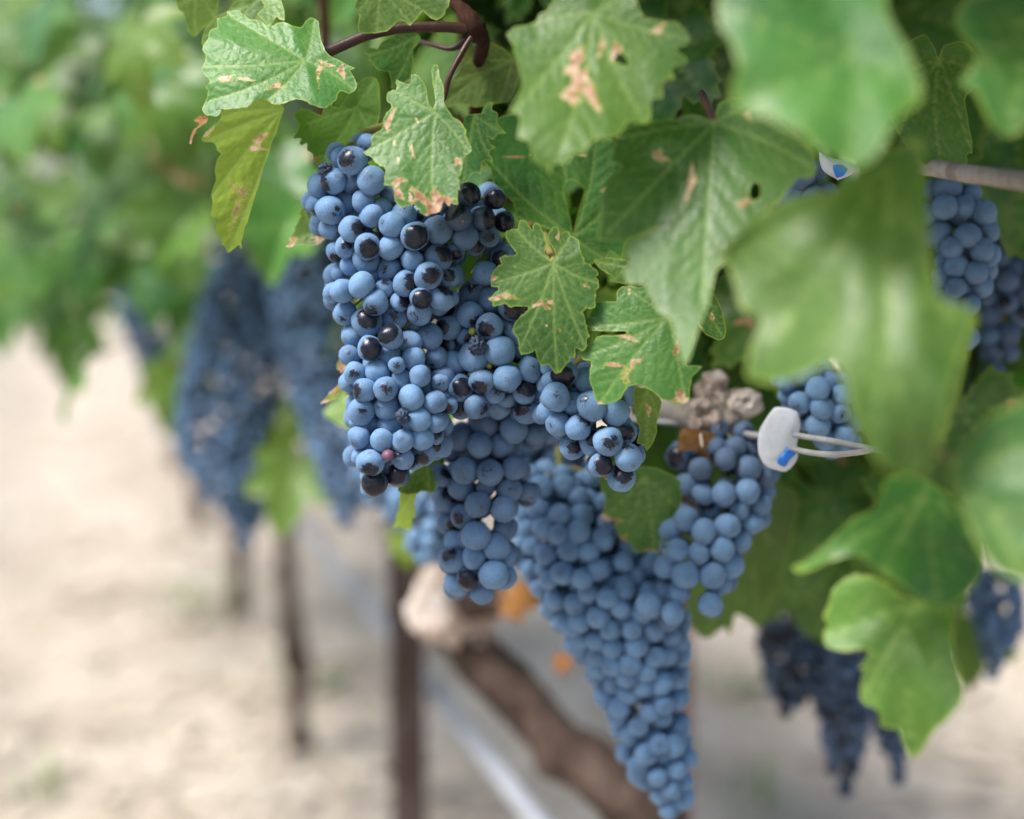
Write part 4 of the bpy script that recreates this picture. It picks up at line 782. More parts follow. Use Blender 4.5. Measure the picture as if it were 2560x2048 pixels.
def pack_cluster(label, spine, d, r, tone=(0, .3), n=160, seed=0, group='grape clusters in front', dark=(0, 4), cover=.62, far=True, name='grape_cluster'):
    """berries packed on a tapering bunch; spine: (u, v, half width px)"""
    rn = random.Random(seed)
    top = at(spine[0][0], spine[0][1], d + .01) + Vector((0, 0, .02))
    cl = empty(name, top, label, 'grapes', group)
    S = [(at(u, v, d), wpx * d / FPX) for u, v, wpx in spine]
    pts = []
    rmin = r * .8
    cumul = [0.0]
    for i in range(len(S) - 1): cumul.append(cumul[-1] + (S[i + 1][0] - S[i][0]).length * (S[i][1] + S[i + 1][1]))
    for tr in range(n * 45):
        if len(pts) >= n: break
        x = rn.random() * cumul[-1]; i = max(k for k in range(len(S) - 1) if cumul[k] <= x); f = rn.random()
        c = S[i][0].lerp(S[i + 1][0], f); wd = S[i][1] * (1 - f) + S[i + 1][1] * f
        a = rn.uniform(-math.pi * cover, math.pi * cover); rr = r * rn.uniform(.86, 1.1)
        rad = max(0, wd - rr * rn.uniform(.8, 1.25)) if rn.random() < .8 else max(0, wd - rr) * rn.random()
        vdir = (CAMP - c); vdir.z = 0; vdir.normalize(); sd = Vector((vdir.y, -vdir.x, 0))
        p = c + (vdir * math.cos(a) * min(rad, .045) + sd * math.sin(a) * rad) + Vector((0, 0, rn.uniform(-.004, .004)))
        if all((p - q).length > (rr + r2) * .80 for q, r2 in pts): pts.append((p, rr))
    for p, rr in pts:
        dk = rn.uniform(*dark)
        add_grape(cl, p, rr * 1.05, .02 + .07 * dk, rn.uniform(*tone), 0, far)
    parts = [stem_geo([top + Vector((0, .01, .03)) - cl.location] + [c - cl.location for c, _ in S], [.0028] + [.0022] * (len(S) - 1) + [.0012])]
    for k in range(0, len(pts), 4):
        p = pts[k][0]; c = min((s[0] for s in S), key=lambda q: (q - p).length)
        parts.append(stem_geo([c - cl.location, (c + p) / 2 - cl.location + Vector((0, 0, .004)), p - cl.location], [.0013, .001, .001], 5))
    V, F = geo_join(parts); obj('stem', mesh_from('stem', V, F), cl, STEM)
    return cl
RG = .0070
pack_cluster('long tapering blurred cluster reaching lowest, below the centre', [(1400, 1180, 120), (1435, 1290, 170), (1480, 1400, 192), (1530, 1500, 186), (1575, 1600, 160), (1605, 1700, 122), (1620, 1800, 106), (1640, 1890, 98), (1670, 1960, 70), (1690, 2010, 38)], .90, RG, (.05, .30), 285, 1, dark=(0, 3))
pack_cluster('dim cluster in the gap behind the two front clusters', [(1330, 1000, 70), (1350, 1090, 110), (1365, 1190, 125), (1370, 1310, 95)], .955, RG, (.3, .6), 130, 2, dark=(0, 4))
pack_cluster('soft blue cluster showing behind the left side of the grey-blue one', [(1010, 1180, 60), (1050, 1260, 75), (1075, 1340, 70), (1085, 1400, 48)], 1.06, RG, (.0, .2), 70, 3, dark=(0, 2))
pack_cluster('blurred blue cluster peeping out under the sharpest cluster', [(930, 1000, 60), (925, 1080, 65), (950, 1180, 70), (975, 1260, 52), (985, 1300, 25)], 1.25, RG, (.0, .25), 80, 4, group='grape clusters in the background', dark=(0, 3))
pack_cluster('blurred column of grapes left of the sharpest cluster', [(770, 570, 110), (785, 700, 125), (800, 850, 115), (820, 980, 100), (845, 1100, 85), (865, 1220, 60), (862, 1310, 24)], 1.42, RG, (.05, .6), 290, 5, group='grape clusters in the background', dark=(1, 6))
pack_cluster('dark blurred cluster between two hanging green leaves, left', [(600, 620, 60), (595, 760, 100), (590, 880, 125), (575, 1000, 138), (565, 1120, 128), (590, 1220, 92), (615, 1300, 48), (612, 1350, 20)], 1.52, RG, (.1, .7), 300, 6, group='grape clusters in the background', dark=(1, 6))
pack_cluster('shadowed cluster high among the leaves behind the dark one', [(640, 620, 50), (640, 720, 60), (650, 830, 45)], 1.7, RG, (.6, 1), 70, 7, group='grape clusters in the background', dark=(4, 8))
pack_cluster('far blurred cluster at the left edge of the hanging grapes', [(320, 700, 35), (350, 800, 50), (385, 900, 52), (410, 1000, 40), (415, 1070, 20)], 2.1, RG, (.1, .6), 110, 8, group='grape clusters in the background', dark=(1, 5))
pack_cluster('farthest small blurred cluster, above the left one', [(300, 670, 30), (320, 740, 35), (345, 830, 25)], 2.7, RG, (.3, .6), 60, 9, group='grape clusters in the background', dark=(2, 6))
pack_cluster('grey-blue cluster below the grey cane at the right', [(2360, 460, 60), (2390, 540, 100), (2410, 630, 95), (2400, 720, 80), (2410, 800, 45), (2420, 845, 22)], .825, RG, (.35, .65), 110, 10, dark=(0, 2))
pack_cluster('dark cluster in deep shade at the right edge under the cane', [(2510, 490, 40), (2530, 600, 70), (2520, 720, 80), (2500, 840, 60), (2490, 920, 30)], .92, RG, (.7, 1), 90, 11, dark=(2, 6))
pack_cluster('small blue cluster above the white wire clip', [(2040, 920, 60), (2040, 960, 110), (2060, 1010, 110), (2080, 1070, 90), (2100, 1110, 50)], .835, RG, (.0, .25), 60, 12, dark=(0, 4))
pack_cluster('few dark grapes in the gap between the holed leaf and the blurred pale leaf', [(1990, 420, 30), (2000, 450, 75), (2020, 500, 80), (2040, 560, 50)], .80, RG, (.5, .8), 30, 13, dark=(0, 3))
pack_cluster('dark blurred cluster lower right, left of the lowest leaf', [(2010, 1400, 60), (1990, 1480, 95), (1975, 1580, 90), (1975, 1690, 75), (1970, 1770, 38), (1968, 1800, 16)], 1.22, RG, (.85, 1), 200, 14, group='grape clusters in the background', dark=(6, 10))  # tone and bare skin stand in for canopy shade on these lower right bunches
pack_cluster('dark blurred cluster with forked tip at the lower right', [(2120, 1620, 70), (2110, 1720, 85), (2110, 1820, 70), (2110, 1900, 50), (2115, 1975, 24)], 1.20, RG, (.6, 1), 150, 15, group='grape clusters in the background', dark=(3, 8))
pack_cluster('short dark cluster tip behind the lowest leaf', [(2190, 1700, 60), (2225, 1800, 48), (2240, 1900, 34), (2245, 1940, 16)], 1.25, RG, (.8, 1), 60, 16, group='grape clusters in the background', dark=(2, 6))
pack_cluster('blurred blue cluster at the right edge below the green leaf', [(2480, 1420, 70), (2490, 1500, 78), (2500, 1570, 66), (2490, 1630, 34), (2480, 1680, 18)], 1.22, RG, (.3, .6), 80, 17, group='grape clusters in the background', dark=(1, 5))

# ------------------------------------------------------------------ wood
# knotted spur on the cordon
def lump(c, r, amp, fq, seed, sq=(1, 1, 1), sub=4):
    bm = bmesh.new(); bmesh.ops.create_icosphere(bm, subdivisions=sub, radius=1.0); V = []
    for v in bm.verts:
        n = v.co.normalized(); k = 1 + amp * mnoise.noise(n * fq + Vector((seed, 0, 0))) + amp * .7 * abs(mnoise.noise(n * fq * 2.1 + Vector((0, seed, 0))))
        V.append(c + Vector((n.x * sq[0], n.y * sq[1], n.z * sq[2])) * r * k)
    F = [tuple(v.index for v in f.verts) for f in bm.faces]; bm.free(); return V, F
def S_(x, y, d): return at(*J('H', x, y), d)
o0 = Vector(V1.location)
parts = [lump(S_(560, 690, .87), .0135, .35, 1.6, 1, (1.05, 1, .95)), lump(S_(575, 570, .868), .0090, .5, 2.0, 2, (.9, 1, 1.1)), lump(S_(600, 510, .866), .0052, .5, 2.2, 3), lump(S_(520, 560, .868), .0046, .5, 2.2, 4),
         lump(S_(720, 630, .868), .0098, .25, 1.6, 5, (1.25, 1, .9)), lump(S_(770, 625, .864), .0066, .3, 2, 6), lump(S_(520, 630, .858), .0050, .5, 2.4, 7, (1.5, 1, .6)), lump(S_(505, 735, .858), .0034, .3, 2, 8), lump(S_(640, 740, .868), .0062, .35, 2, 9)]
V, F = geo_join(parts); obj('spur', mesh_from('spur', [v - o0 for v in V], F), V1, SPURM)
def ring(c, nrm, R1, r1):
    nrm = nrm.normalized(); a = nrm.orthogonal().normalized(); b = nrm.cross(a); pts = [c + (a * math.cos(t) + b * math.sin(t)) * R1 for t in np.linspace(0, 2 * math.pi, 17)]
    return tube_geo(pts, r1, 8, .3, 300, 1)
vd = (CAMP - S_(745, 620, .858)).normalized()
V, F = geo_join([ring(S_(748, 620, .857), vd + Vector((.35, 0, .1)), .0042, .0013), ring(S_(748, 620, .858), vd + Vector((.35, 0, .1)), .0068, .0012)])
obj('pruning_scar', mesh_from('pruning_scar', [v - o0 for v in V], F), V1, SPURM)
tube('cordon', [S_(200, 590, .90), S_(320, 635, .89), S_(400, 665, .885), S_(470, 690, .88), S_(560, 700, .875)], [.0085, .0090, .0085, .0095, .010], CANEG, V1, seg=18, amp=.12, freq=90)
tube('cordon', [S_(640, 770, .872), S_(720, 790, .86), S_(810, 790, .84)], [.0040, .0026, .0018], CANEG, V1, seg=10, amp=.15, freq=90)
# grey cane along the upper wire, right
tube('cane', [at(2270, 418, .752), at(2330, 420, .735), at(2420, 434, .70), at(2500, 445, .67), at(2620, 462, .63)], [.0035, .0046, .0046, .0045, .0048], CANEG, V0, seg=14, amp=.10, freq=90)
# head and slanting trunk of the middle vine
hd = 1.36
gp = lambda x, y, d=hd: at(*J('G', x, y), d)
parts = [lump(gp(380, 620), .041, .30, 1.5, 11, (.95, .8, .9), 5), lump(gp(290, 500), .020, .4, 1.6, 12, (1, .9, 1), 4), lump(gp(450, 740), .026, .3, 1.6, 13, (.9, .9, 1.1), 4), lump(gp(520, 570), .021, .4, 1.6, 14, (1, .9, 1.1), 4), lump(gp(640, 590), .013, .4, 1.6, 15, (1.3, 1, .8), 4)]
V, F = geo_join(parts); obj('head', mesh_from('head', [v - o0 for v in V], F), V1, SPURM)
tube('arm', [gp(300, 600), gp(620, 560, 1.30), gp(900, 480, 1.22), gp(1300, 300, 1.08), gp(1600, 60, .98), S_(560, 720, .90)], [.018, .014, .012, .011, .010, .009], BARK, V1, seg=14, amp=.18, freq=40)
tube('trunk', [gp(400, 700), gp(500, 860), gp(660, 1010, 1.35), gp(840, 1200, 1.34), gp(960, 1350, 1.33), gp(1150, 1480, 1.32), gp(1300, 1640, 1.31), gp(1480, 1850, 1.30), (.235, 1.27, .12), (.24, 1.27, -.03)], [.028, .024, .023, .023, .027, .027, .027, .027, .030, .036], BARK, V1, seg=28, amp=.16, freq=26, ridges=7, sub=8)
# trunks of the blurred vines
def px(u, v, y):      # point at world y seen at pixel
    dv = Vector(((u - 1280) / FPX, -(v - 1024) / FPX, -1)); dv = RC @ dv; return CAMP + dv * (y / dv.y)
for vine, uv, rad in ((V2, [(640, 1000), (690, 1180), (715, 1350), (722, 1500), (738, 1640), (752, 1700), (745, 1790), (758, 1890), (762, 1930)], .024), (V3, [(585, 1100), (594, 1250), (597, 1400), (596, 1500), (600, 1590)], .032), (V4, [(495, 1100), (500, 1250), (502, 1370)], .030)):
    y = vine.location.y; pts = [px(u, v, y + .02 * math.sin(v * .02)) for u, v in uv]; pts[-1].z = min(pts[-1].z, -.01)
    tube('trunk', pts, [rad * (.85 + .25 * math.sin(i * 1.9)) for i in range(len(pts))], BARK, vine, seg=16, amp=.2, freq=24, sub=5)
tube('trunk', [Vector((row_x(5.3), 5.3, -.03)), Vector((row_x(5.3) + .04, 5.3, .4)), Vector((row_x(5.3), 5.3, .9))], .03, BARK, V5, seg=12, amp=.2, freq=24)
tube('trunk', [Vector((row_x(.35), .35, -.03)), Vector((row_x(.35) + .03, .36, .4)), Vector((row_x(.35), .35, .86))], .028, BARK, V0, seg=14, amp=.2, freq=24)
for vine in (V2, V3, V4, V5):
    y = vine.location.y; x = vine.location.x
    for s in (-1, 1): tube('cordon', [Vector((x, y, .80)), Vector((row_x(y + s * .2), y + s * .2, .86)), Vector((row_x(y + s * .45), y + s * .45, .865))], [.02, .015, .011], BARK, vine, seg=10, amp=.2, freq=30)
# thin reddish stake beside the low cluster tip
st = empty('stake', px(1712, 2048, 1.45) * 1.0, 'thin reddish training stake behind the tip of the lowest cluster', 'stake')
st.location.z = 0
a_, b_ = px(1712, 1400, 1.45), px(1714, 2048, 1.45)
V, F = tube_geo([Vector((b_.x, 1.45, -.05)), b_, a_, a_ + Vector((0, 0, .15))], .0075, 10, .05, 30, 2)
obj('rod', mesh_from('rod', [v - Vector(st.location) for v in V], F), st, mat_plain('reddish_paint', (.33, .14, .12), .6, .2, (.24, .12, .10), 30))

# ------------------------------------------------------------------ trellis
def wire_obj(label, z, y0, y1, off=0.0, r=.0013, mat=WIRE, sag=0.0, name='trellis_wire', n=16):
    pts = [Vector((row_x(y) + off, y, z - sag * math.sin(math.pi * (y - y0) / (y1 - y0)))) for y in np.linspace(y0, y1, n)]
    V, F = tube_geo(pts, r, 10, 0, 1, 1)
    o = obj(name, mesh_from(name, [v - pts[0] for v in V], F), None, mat, pts[0]); return tag(o, label, 'hose' if 'hose' in name else 'wire', 'wires along the row' if 'wire' in name else None)
wp = [px(2700, 1200, .56), px(2300, 1152, .67), px(2160, 1132, .725), px(2050, 1112, .775), px(1985, 1098, .82)]
def free_wire(label, pts, r):
    V, F = tube_geo(pts, r, 10, 0, 1, 4); o = obj('trellis_wire', mesh_from('trellis_wire', [v - Vector(pts[0]) for v in V], F), None, WIRE, pts[0]); return tag(o, label, 'wire', 'wires along the row')
free_wire('upper of the two bright wires leaving the white clip', [at(*J('H', *q), d) for q, d in (((960, 782), .805), ((1060, 800), .79), ((1200, 822), .77), ((1380, 858), .74), ((1480, 880), .72))], .00165)
free_wire('lower of the two bright wires leaving the white clip', [at(*J('H', *q), d) for q, d in (((960, 852), .80), ((1050, 875), .785), ((1180, 888), .765), ((1300, 878), .75), ((1390, 862), .738))], .00165)
free_wire('thin grey wire running behind the knotted spur', [at(*J('H', *q), d) for q, d in (((-60, 690), .93), ((150, 705), .905), ((300, 720), .885), ((460, 735), .88), ((640, 765), .88), ((740, 782), .85), ((820, 792), .825), ((960, 782), .805))], .0019)
wire_obj('far part of the fruit wire fading along the blurred row', .865, 1.1, 9.0)
# wire clip
def clip(label, outline, d, blue, thick=.004):
    c0 = at(*outline[0], d); root = empty('wire_clip', c0, label, 'clip')
    def slab(name, poly, d0, d1, mat, mid=.0):
        P = round_poly(poly, 3); n = len(P); V = []; cx, cyy = P.mean(0)
        for s_, dd in ((1.0, d0 + thick * .35), (.90, d0), (1.0, d1)):
            for p in P: V.append(at(cx + (p[0] - cx) * s_, cyy + (p[1] - cyy) * s_, dd) - c0)
        F = []
        for i in range(n):
            j = (i + 1) % n
            F.append((i, j, n + j, n + i)); F.append((i, 2 * n + i, 2 * n + j, j))
        ctr = len(V); V.append(at(cx, cyy, d0 - mid) - c0)
        for i in range(n): F.append((n + i, n + (i + 1) % n, ctr))
        V.append(at(cx, cyy, d1) - c0)
        for i in range(n): F.append((2 * n + i, ctr + 1, 2 * n + (i + 1) % n))
        bm = bmesh.new(); bv = [bm.verts.new(v) for v in V]
        for f in F: bm.faces.new([bv[k] for k in f])
        bmesh.ops.recalc_face_normals(bm, faces=bm.faces[:]); me = bpy.data.meshes.new(name); bm.to_mesh(me); bm.free()
        me.polygons.foreach_set('use_smooth', [True] * len(me.polygons))
        return obj(name, me, root, mat)
    slab('shell', outline, d, d + thick, CLIPW, .0012); slab('insert', blue, d - .0016, d + thick * .6, CLIPB, .0003)
    return root
ck = clip('white plastic wire clip with a blue insert beside the knotted spur',
     PZ('H', [(885, 650), (940, 648), (1000, 668), (1018, 720), (1012, 780), (1000, 840), (1005, 900), (985, 940), (945, 975), (890, 965), (840, 945), (808, 890), (802, 820), (812, 760), (840, 710)]), .800,
     PZ('H', [(905, 905), (935, 875), (955, 842), (985, 850), (1000, 880), (965, 915), (940, 950), (905, 935)]))
clip('wire clip with blue insert in the gap behind the blurred pale leaf', PZ('P3', [(930, 910), (985, 940), (1110, 975), (1165, 1005), (1125, 1045), (1045, 1078), (1030, 1072), (960, 1030), (935, 980)]), .745, PZ('P3', [(1010, 990), (1060, 985), (1100, 1010), (1080, 1050), (1035, 1066), (1018, 1030)]))
# drip hose
hz = wire_obj('pale drip hose running along the row behind the brown post', .385, .9, 8.0, .045, .0115, HOSE, .0, 'drip_hose', 20)
# post: lipped steel channel
yp = 1.72; p0 = px(1016, 1500, yp)
post = empty('post', (p0.x, yp, 0), 'brown steel trellis post behind the grapes, left of the knotted vine head', 'post')
def channel(w_, d_, t_, lip, z0, z1):
    prof = [(-w_, d_), (-w_, -d_), (w_, -d_), (w_, d_), (w_ - lip, d_), (w_ - lip, d_ - t_), (w_ - t_, d_ - t_), (w_ - t_, -d_ + t_), (-w_ + t_, -d_ + t_), (-w_ + t_, d_ - t_), (-w_ + lip, d_ - t_), (-w_ + lip, d_)]
    n = len(prof); V = []; zs = np.linspace(z0, z1, 12)
    for z in zs: V += [(x + .0008 * math.sin(z * 40), y, z) for x, y in prof]
    F = []
    for i in range(len(zs) - 1):
        for k in range(n): F.append((i * n + k, i * n + (k + 1) % n, (i + 1) * n + (k + 1) % n, (i + 1) * n + k))
    F.append(tuple(range(n - 1, -1, -1))); F.append(tuple((len(zs) - 1) * n + k for k in range(n)))
    return mesh_from('channel', V, F, False)
po = obj('channel', channel(.0205, .015, .003, .009, -.3, 1.62), post, POSTM); po.rotation_euler = (0, 0, R(14))
hk = []
for z in np.arange(.3, 1.6, .1):
    hk.append(tube_geo([(-.0205, 0, z), (-.027, -.003, z + .004), (-.028, -.003, z + .014)], .0016, 6, 0, 1, 2)); hk.append(tube_geo([(.0205, 0, z), (.027, -.003, z + .004), (.028, -.003, z + .014)], .0016, 6, 0, 1, 2))
for k in range(0, len(hk), 2):
    V, F = geo_join(hk[k:k + 2]); h_ = obj('hook', mesh_from('hook', V, F), post, POSTM); h_.rotation_euler = (0, 0, R(14))

# ------------------------------------------------------------------ generic foliage of the row
frng = random.Random(2024)
def leaf_col(rn):
    y = max(0, rn.gauss(.05, .13)); dr = 1.0 if rn.random() < .012 else 0.0
    return (min(y, .7), dr, .5)
def cam_px(p):
    q = RC.transposed() @ (Vector(p) - CAMP)
    return (1280 + q.x / -q.z * FPX, 1024 - q.y / -q.z * FPX, -q.z)
LOW = []
def foliage_stuff(vine, spots):
    V, F, A = [], [], {'vein': [], 'rim': []}
    for (p, nrm, roll, sc) in spots:
        me = GEN[frng.randrange(len(GEN))]; nrm = Vector(nrm).normalized(); up = Vector((0, 0, 1)); y = up - nrm * up.dot(nrm)
        y = y.normalized() if y.length > .05 else Vector((1, 0, 0)); x = y.cross(nrm)
        M = Matrix((x, y, nrm)).transposed() @ Matrix.Rotation(roll, 3, 'Z'); b = len(V); base = Vector(p) - Vector(vine.location)
        V += [base + M @ (v.co * sc) for v in me.vertices]; F += [tuple(i + b for i in f.vertices) for f in me.polygons]
    o = obj('foliage', mesh_from('foliage', V, F), vine, LEAFB); o['kind'] = 'stuff'; o.color = (.1, 0, .5, 1); return o
def foliage(vine, y0, y1, n, zlo, zhi, lat, keep, joined=False):
    c = 0; t = 0; spots = []
    while c < n and t < n * 60:
        t += 1
        y = frng.uniform(y0, y1); s = frng.gauss(0, .45); s = max(-1, min(1, s)); 
        if frng.random() < .62: s = -abs(s) if frng.random() < .75 else s
        x = row_x(y) + s * lat; z = frng.uniform(zlo, zhi)
        if not keep(x, y, z, s): continue
        side = -1 if s < .25 else 1
        nrm = Vector((side * frng.uniform(.25, 1.0), -frng.uniform(-.1, .7), frng.uniform(.15, 1.0)))
        if joined: spots.append(((x, y, z), nrm, R(frng.gauss(0, 32)), frng.uniform(.8, 1.3)))
        else: put_leaf(vine, (x, y, z), nrm, R(frng.gauss(0, 32)), frng.uniform(.75, 1.25), leaf_col(frng), rnd=frng)
        c += 1
    if joined: foliage_stuff(vine, spots)
def keep_far(x, y, z, s):
    u, v, d = cam_px((x, y, z))
    if u > 2700 or u < -250: return False
    # ragged lower edge of the canopy, grapes hang below
    edge = .90 + .07 * mnoise.noise(Vector((y * 2.5, s * 2, 0))) - (.07 if s < -.3 else 0)
    if z < edge: return False
    # keep the blurred clusters in view
    if 540 < u < 900 and 640 < v < 1350 and d > 1.0 and s < .5: return False
    if d < 1.15: return False
    return True
for vine, y0, y1, n in ((V2, 1.25, 2.9, 190), (V3, 2.9, 3.8, 160), (V4, 3.8, 4.9, 150), (V5, 4.9, 7.5, 220)):
    foliage(vine, y0, y1, n, .80, 1.62, .40, keep_far)
# interior and far side of the near vines: dim leaves behind everything sharp
def keep_near(x, y, z, s):
    u, v, d = cam_px((x, y, z))
    if not (880 < u < 2750 and -500 < v < 1120): return False
    if d < .93: return False
    if v > 880 and u < 1850: return False
    return True
foliage(V1, .8, 1.5, 200, .84, 1.5, .34, keep_near)
foliage(V1, .9, 2.2, 260, .95, 1.6, .30, lambda x, y, z, s: keep_near(x, y, z, s) and s > -.2 and cam_px((x, y, z))[2] > 1.1, True)
foliage(V2, 1.3, 3.2, 320, .97, 1.6, .32, lambda x, y, z, s: keep_far(x, y, z, s) and s > -.35, True)
foliage(V0, .45, .95, 60, .84, 1.4, .34, keep_near)
# unseen roof of leaves, added above the frame to shade the row's inside
def keep_top(x, y, z, s):
    u, v, d = cam_px((x, y, z)); return v < -330 and s > -.3
foliage(V1, .55, 1.6, 190, 1.12, 1.6, .36, keep_top, True)
foliage(V0, -.1, .7, 130, 1.15, 1.6, .34, lambda x, y, z, s: (cam_px((x, y, z))[1] < -400 or y < .05) and s > -.2 and (Vector((x, y, z)) - CAMP).length > .35, True)
spots = []  # more unseen roof leaves, placed to shade the interior but not the front leaves
for k in range(150):
    y = frng.uniform(.5, 1.15); spots.append(((row_x(y) + frng.uniform(-.24, .12), y, frng.uniform(1.21, 1.5)), (frng.gauss(-.2, .4), frng.gauss(-.2, .4), 1), frng.uniform(0, 6.28), frng.uniform(.9, 1.3)))
foliage_stuff(V1, [q for q in spots if cam_px(q[0])[1] < -260])
# outer drape of the row on the left, sprawling into the aisle
nd = {V2: 0, V3: 0, V4: 0, V5: 0}; tt = 0
while sum(nd.values()) < 335 and tt < 20000:
    tt += 1
    u = frng.uniform(-160, 700); v = frng.uniform(-160, 900); y = frng.uniform(1.35, 3.6)
    p = px(u, v, y); lat_ = p.x - row_x(y)
    if not -.66 < lat_ < -.12: continue
    edge = (830 + 110 * mnoise.noise(Vector((u * .011, 3.3, 0)))) if u < 330 else 640
    if v > edge - 40 or p.z > 1.7: continue
    vine = V2 if y < 2.5 else V3 if y < 3.6 else V4
    if nd[vine] > (84 if vine is V2 else 125): continue
    put_leaf(vine, p, Vector((frng.uniform(-.9, .1), -frng.uniform(.2, 1), frng.uniform(.1, 1.0))), R(frng.gauss(0, 30)), frng.uniform(.8, 1.25), leaf_col(frng), rnd=frng); nd[vine] += 1
# neighbouring rows, out of frame, added to block sky light near the horizon
for off, lab in ((-2.45, 'unseen neighbouring vine row across the near aisle, added to block low sky light'), (2.45, 'unseen neighbouring vine row across the far aisle, added to block low sky light')):
    V, F = [], []
    for k in range(3200):
        y = frng.uniform(-5, 13); q = Vector((row_x(y) + off + frng.gauss(0, .17), y, frng.uniform(.72, 1.85)))
        a = Vector((frng.gauss(0, 1), frng.gauss(0, 1), frng.gauss(0, 1))).normalized(); b = a.orthogonal().normalized(); c = a.cross(b); n0 = len(V); s_ = frng.uniform(.06, .10)
        V.append(q + a * .012)
        for t in range(10):
            rr = s_ * (1.0 if t % 2 == 0 else .68); V.append(q + (b * math.cos(t * .6283) + c * math.sin(t * .6283)) * rr)
        F += [(n0, n0 + 1 + t, n0 + 1 + (t + 1) % 10) for t in range(10)]
    hedge = obj('unseen_vine_row', mesh_from('unseen_vine_row', V, F), None, LEAFB); hedge['kind'] = 'stuff'; hedge.color = (.1, 0, .5, 1); tag(hedge, lab, 'vine row')
# hanging blurred leaves that read singly in the left background
for (u, v, d, sc, rl, nx_, col) in ((430, 560, 1.75, 1.0, .1, -.5, (.05, 0, .5)), (470, 700, 1.6, 1.15, -.15, -.4, (.12, 0, .5)), (250, 520, 2.0, 1.1, .2, -.5, (.0, 0, .5)), (700, 430, 1.25, 1.0, .3, -.3, (.05, 0, .5)), (730, 560, 1.2, .9, -.3, -.2, (.1, 0, .5)), (660, 500, 1.3, 1.0, .0, -.5, (.0, 0, .5)),
        (450, 950, 1.62, 1.05, .05, -.1, (.35, 0, .5)), (740, 1180, 1.45, 1.05, -.1, -.1, (.3, 0, .5)), (690, 1040, 1.5, .9, .2, -.15, (.35, 0, .5)), (640, 790, 1.75, 1.0, .2, -.1, (.15, 0, .4)), (175, 800, 1.9, 1.35, .1, -.3, (.12, 0, .5)), (40, 740, 1.9, 1.25, -.1, -.3, (.05, 0, .5)), (110, 690, 2.0, 1.2, .2, -.4, (.0, 0, .5)), (250, 650, 1.9, 1.2, -.2, -.4, (.0, 0, .5)), (20, 620, 1.8, 1.2, .1, -.4, (.1, 0, .5)), (330, 640, 1.85, 1.1, .3, -.3, (.1, 0, .5)), (60, 700, 2.2, 1.2, -.2, -.4, (.1, 0, .5)), (40, 300, 1.7, 1.1, .3, -.4, (.2, 0, .5)), (60, 90, 1.6, 1.0, .1, -.5, (.05, 0, .5)), (350, 80, 1.2, 1.0, .2, -.4, (.3, 0, .5)), (560, 250, 1.5, 1.1, .2, -.4, (0, 0, .5)), (160, 180, 1.9, 1.2, -.2, -.4, (.2, 0, .5)), (520, 830, 1.66, 1.0, .3, -.4, (.0, 0, .5)), (330, 330, 1.8, 1.1, -.3, -.4, (.1, 0, .5))):
    put_leaf(V2, at(u, v, d), Vector((nx_, -.75, .45)), rl, sc, col, rnd=frng)
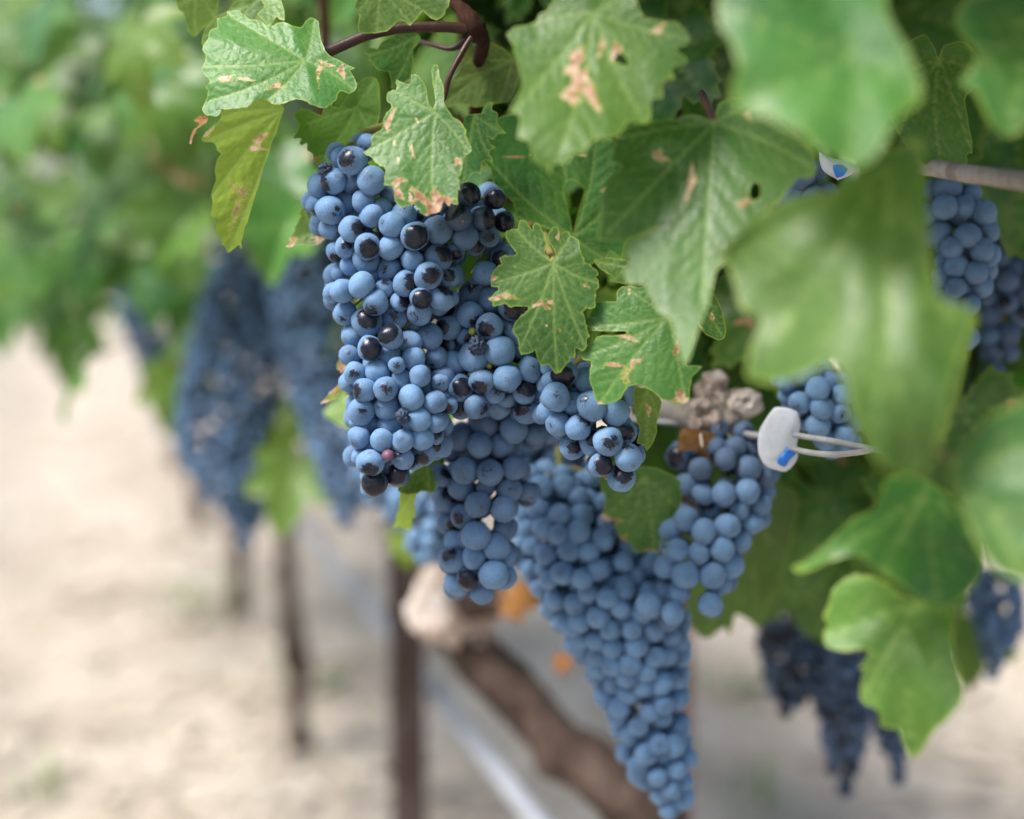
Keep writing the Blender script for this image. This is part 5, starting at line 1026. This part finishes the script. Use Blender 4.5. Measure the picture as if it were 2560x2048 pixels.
for (u, v, d, sc, rl, col) in ((1280, 1500, 1.2, .36, 1.4, (.2, .9, .5)), (1405, 1650, 1.15, .2, .2, (.3, 1, .5)), (1015, 1345, 1.3, .42, .2, (.5, 0, .5)), (1900, 1230, 1.05, 1.0, .1, (.1, 0, .3)), (2050, 1280, 1.1, 1.1, -.2, (.1, 0, .3)), (2000, 1420, 1.15, 1.0, .3, (.1, 0, .3)), (2130, 1500, 1.3, 1.1, .3, (.1, 0, .3)), (1650, 1150, 1.0, 1.0, .2, (.1, 0, .3)), (1820, 960, .98, 1.0, .5, (.1, 0, .3)), (2330, 1250, .95, 1.0, .2, (.1, 0, .3)), (2400, 1020, .9, 1.1, -.3, (.1, 0, .3)), (2250, 1400, 1.05, 1.0, 0, (.1, 0, .3)), (2410, 1560, 1.25, .9, 0, (.2, 0, .3)), (1950, 760, .9, 1.1, .2, (.1, 0, .3)), (1900, 150, .88, 1.1, .2, (.05, 0, .3)), (2330, 150, .85, 1.1, .2, (.05, 0, .3)), (1660, 120, .86, 1.0, -.3, (.0, 0, .3)), (1600, 830, 1.02, 1.2, .3, (0, 0, .3)), (1750, 800, 1.03, 1.2, -.4, (0, 0, .3)), (2400, 560, .98, 1.2, .2, (.1, 0, .3)), (2480, 700, 1.02, 1.2, -.3, (.1, 0, .3)), (2330, 680, 1.0, 1.2, .4, (.1, 0, .3)), (2440, 400, .95, 1.2, .6, (.1, 0, .3)), (2540, 330, .9, 1.2, 0, (.1, 0, .3)), (2380, 820, 1.0, 1.1, 0, (.1, 0, .3)), (2510, 860, 1.0, 1.1, 0, (.1, 0, .3)), (2260, 30, .85, 1.2, .1, (.05, 0, .3)), (2420, 40, .86, 1.2, .4, (.05, 0, .3)), (1880, 560, 1.0, 1.2, .2, (0, 0, .3)), (1760, 660, 1.0, 1.2, .9, (0, 0, .3)), (1720, 10, .86, 1.2, .4, (.05, 0, .3)), (2060, 1240, 1.0, 1.0, .8, (.1, 0, .3)), (1980, 1120, 1.05, 1.1, .8, (.1, 0, .3)), (2170, 1170, 1.02, 1.1, .3, (.1, 0, .3)), (1700, 1080, 1.06, 1.1, .5, (.1, 0, .3)), (2120, 960, 1.0, 1.1, .5, (.1, 0, .3)), (1900, 1060, 1.0, .9, .2, (.1, 0, .3))):
    put_leaf(V1 if u < 2200 else V0, at(u, v, d), Vector((-.2, -.9, .3)), rl, sc, col, rnd=frng)

# ------------------------------------------------------------------ weeds and clods
GRASSM = mat_plain('weed_green', (.10, .19, .05), .7, .1, (.16, .24, .07), 20)
def weed(label, u, v, w_, n, seed):
    dv = RC @ Vector(((u - 1280) / FPX, -(v - 1024) / FPX, -1)); p = CAMP + dv * (CAM_H / -dv.z); p.z = gz(p.x, p.y)
    rn = random.Random(seed); root = empty('weed', p, label, 'weed', 'weeds in the dry soil')
    for k in range(n):
        a = rn.random() * 6.28; rr = w_ * math.sqrt(rn.random()); b = Vector((rr * math.cos(a), rr * math.sin(a), -.005)); L = rn.uniform(.03, .09)
        dr = Vector((math.cos(a), math.sin(a), 0)) * rn.uniform(.2, 1); sd = Vector((-dr.y, dr.x, 0)) * .006
        V = [b - sd * .5, b + sd * .5, b + dr * L * .4 + Vector((0, 0, L * .6)) + sd, b + dr * L * .4 + Vector((0, 0, L * .6)) - sd, b + dr * L + Vector((0, 0, L * .75))]
        obj('blade', mesh_from('blade', V, [(0, 1, 2, 3), (3, 2, 4)]), root, GRASSM)
weed('green weed patch at the foot of the second blurred trunk', 500, 1545, .14, 60, 1)
weed('small weed right of the bent dark trunk', 790, 1760, .06, 26, 2)
weed('dull weed tuft in the lower left corner', 115, 1975, .05, 18, 3)
weed('faint weed between the low cluster and the right hand grapes', 1790, 1725, .07, 22, 4)
weed('pale weed at the bottom edge right of the lowest cluster', 1900, 2010, .06, 20, 5)
rn = random.Random(8)
cv, cf = [], []
for i in range(900):
    y = 2.0 + 9 * rn.random() ** 1.5; x = (rn.random() - .5) * (1.1 + y * .78); s_ = rn.uniform(.006, .028)
    v_, f_ = lump(Vector((x, y, gz(x, y) + s_ * .2)), s_, .4, 1.4, i, (1, 1, .6), 1); b = len(cv); cv += v_; cf += [tuple(k + b for k in q) for q in f_]
cl_ = obj('soil_clods', mesh_from('soil_clods', cv, cf, False), None, STONE); cl_['kind'] = 'stuff'; tag(cl_, 'small pale soil clods and stones strewn over the ground', 'clods')
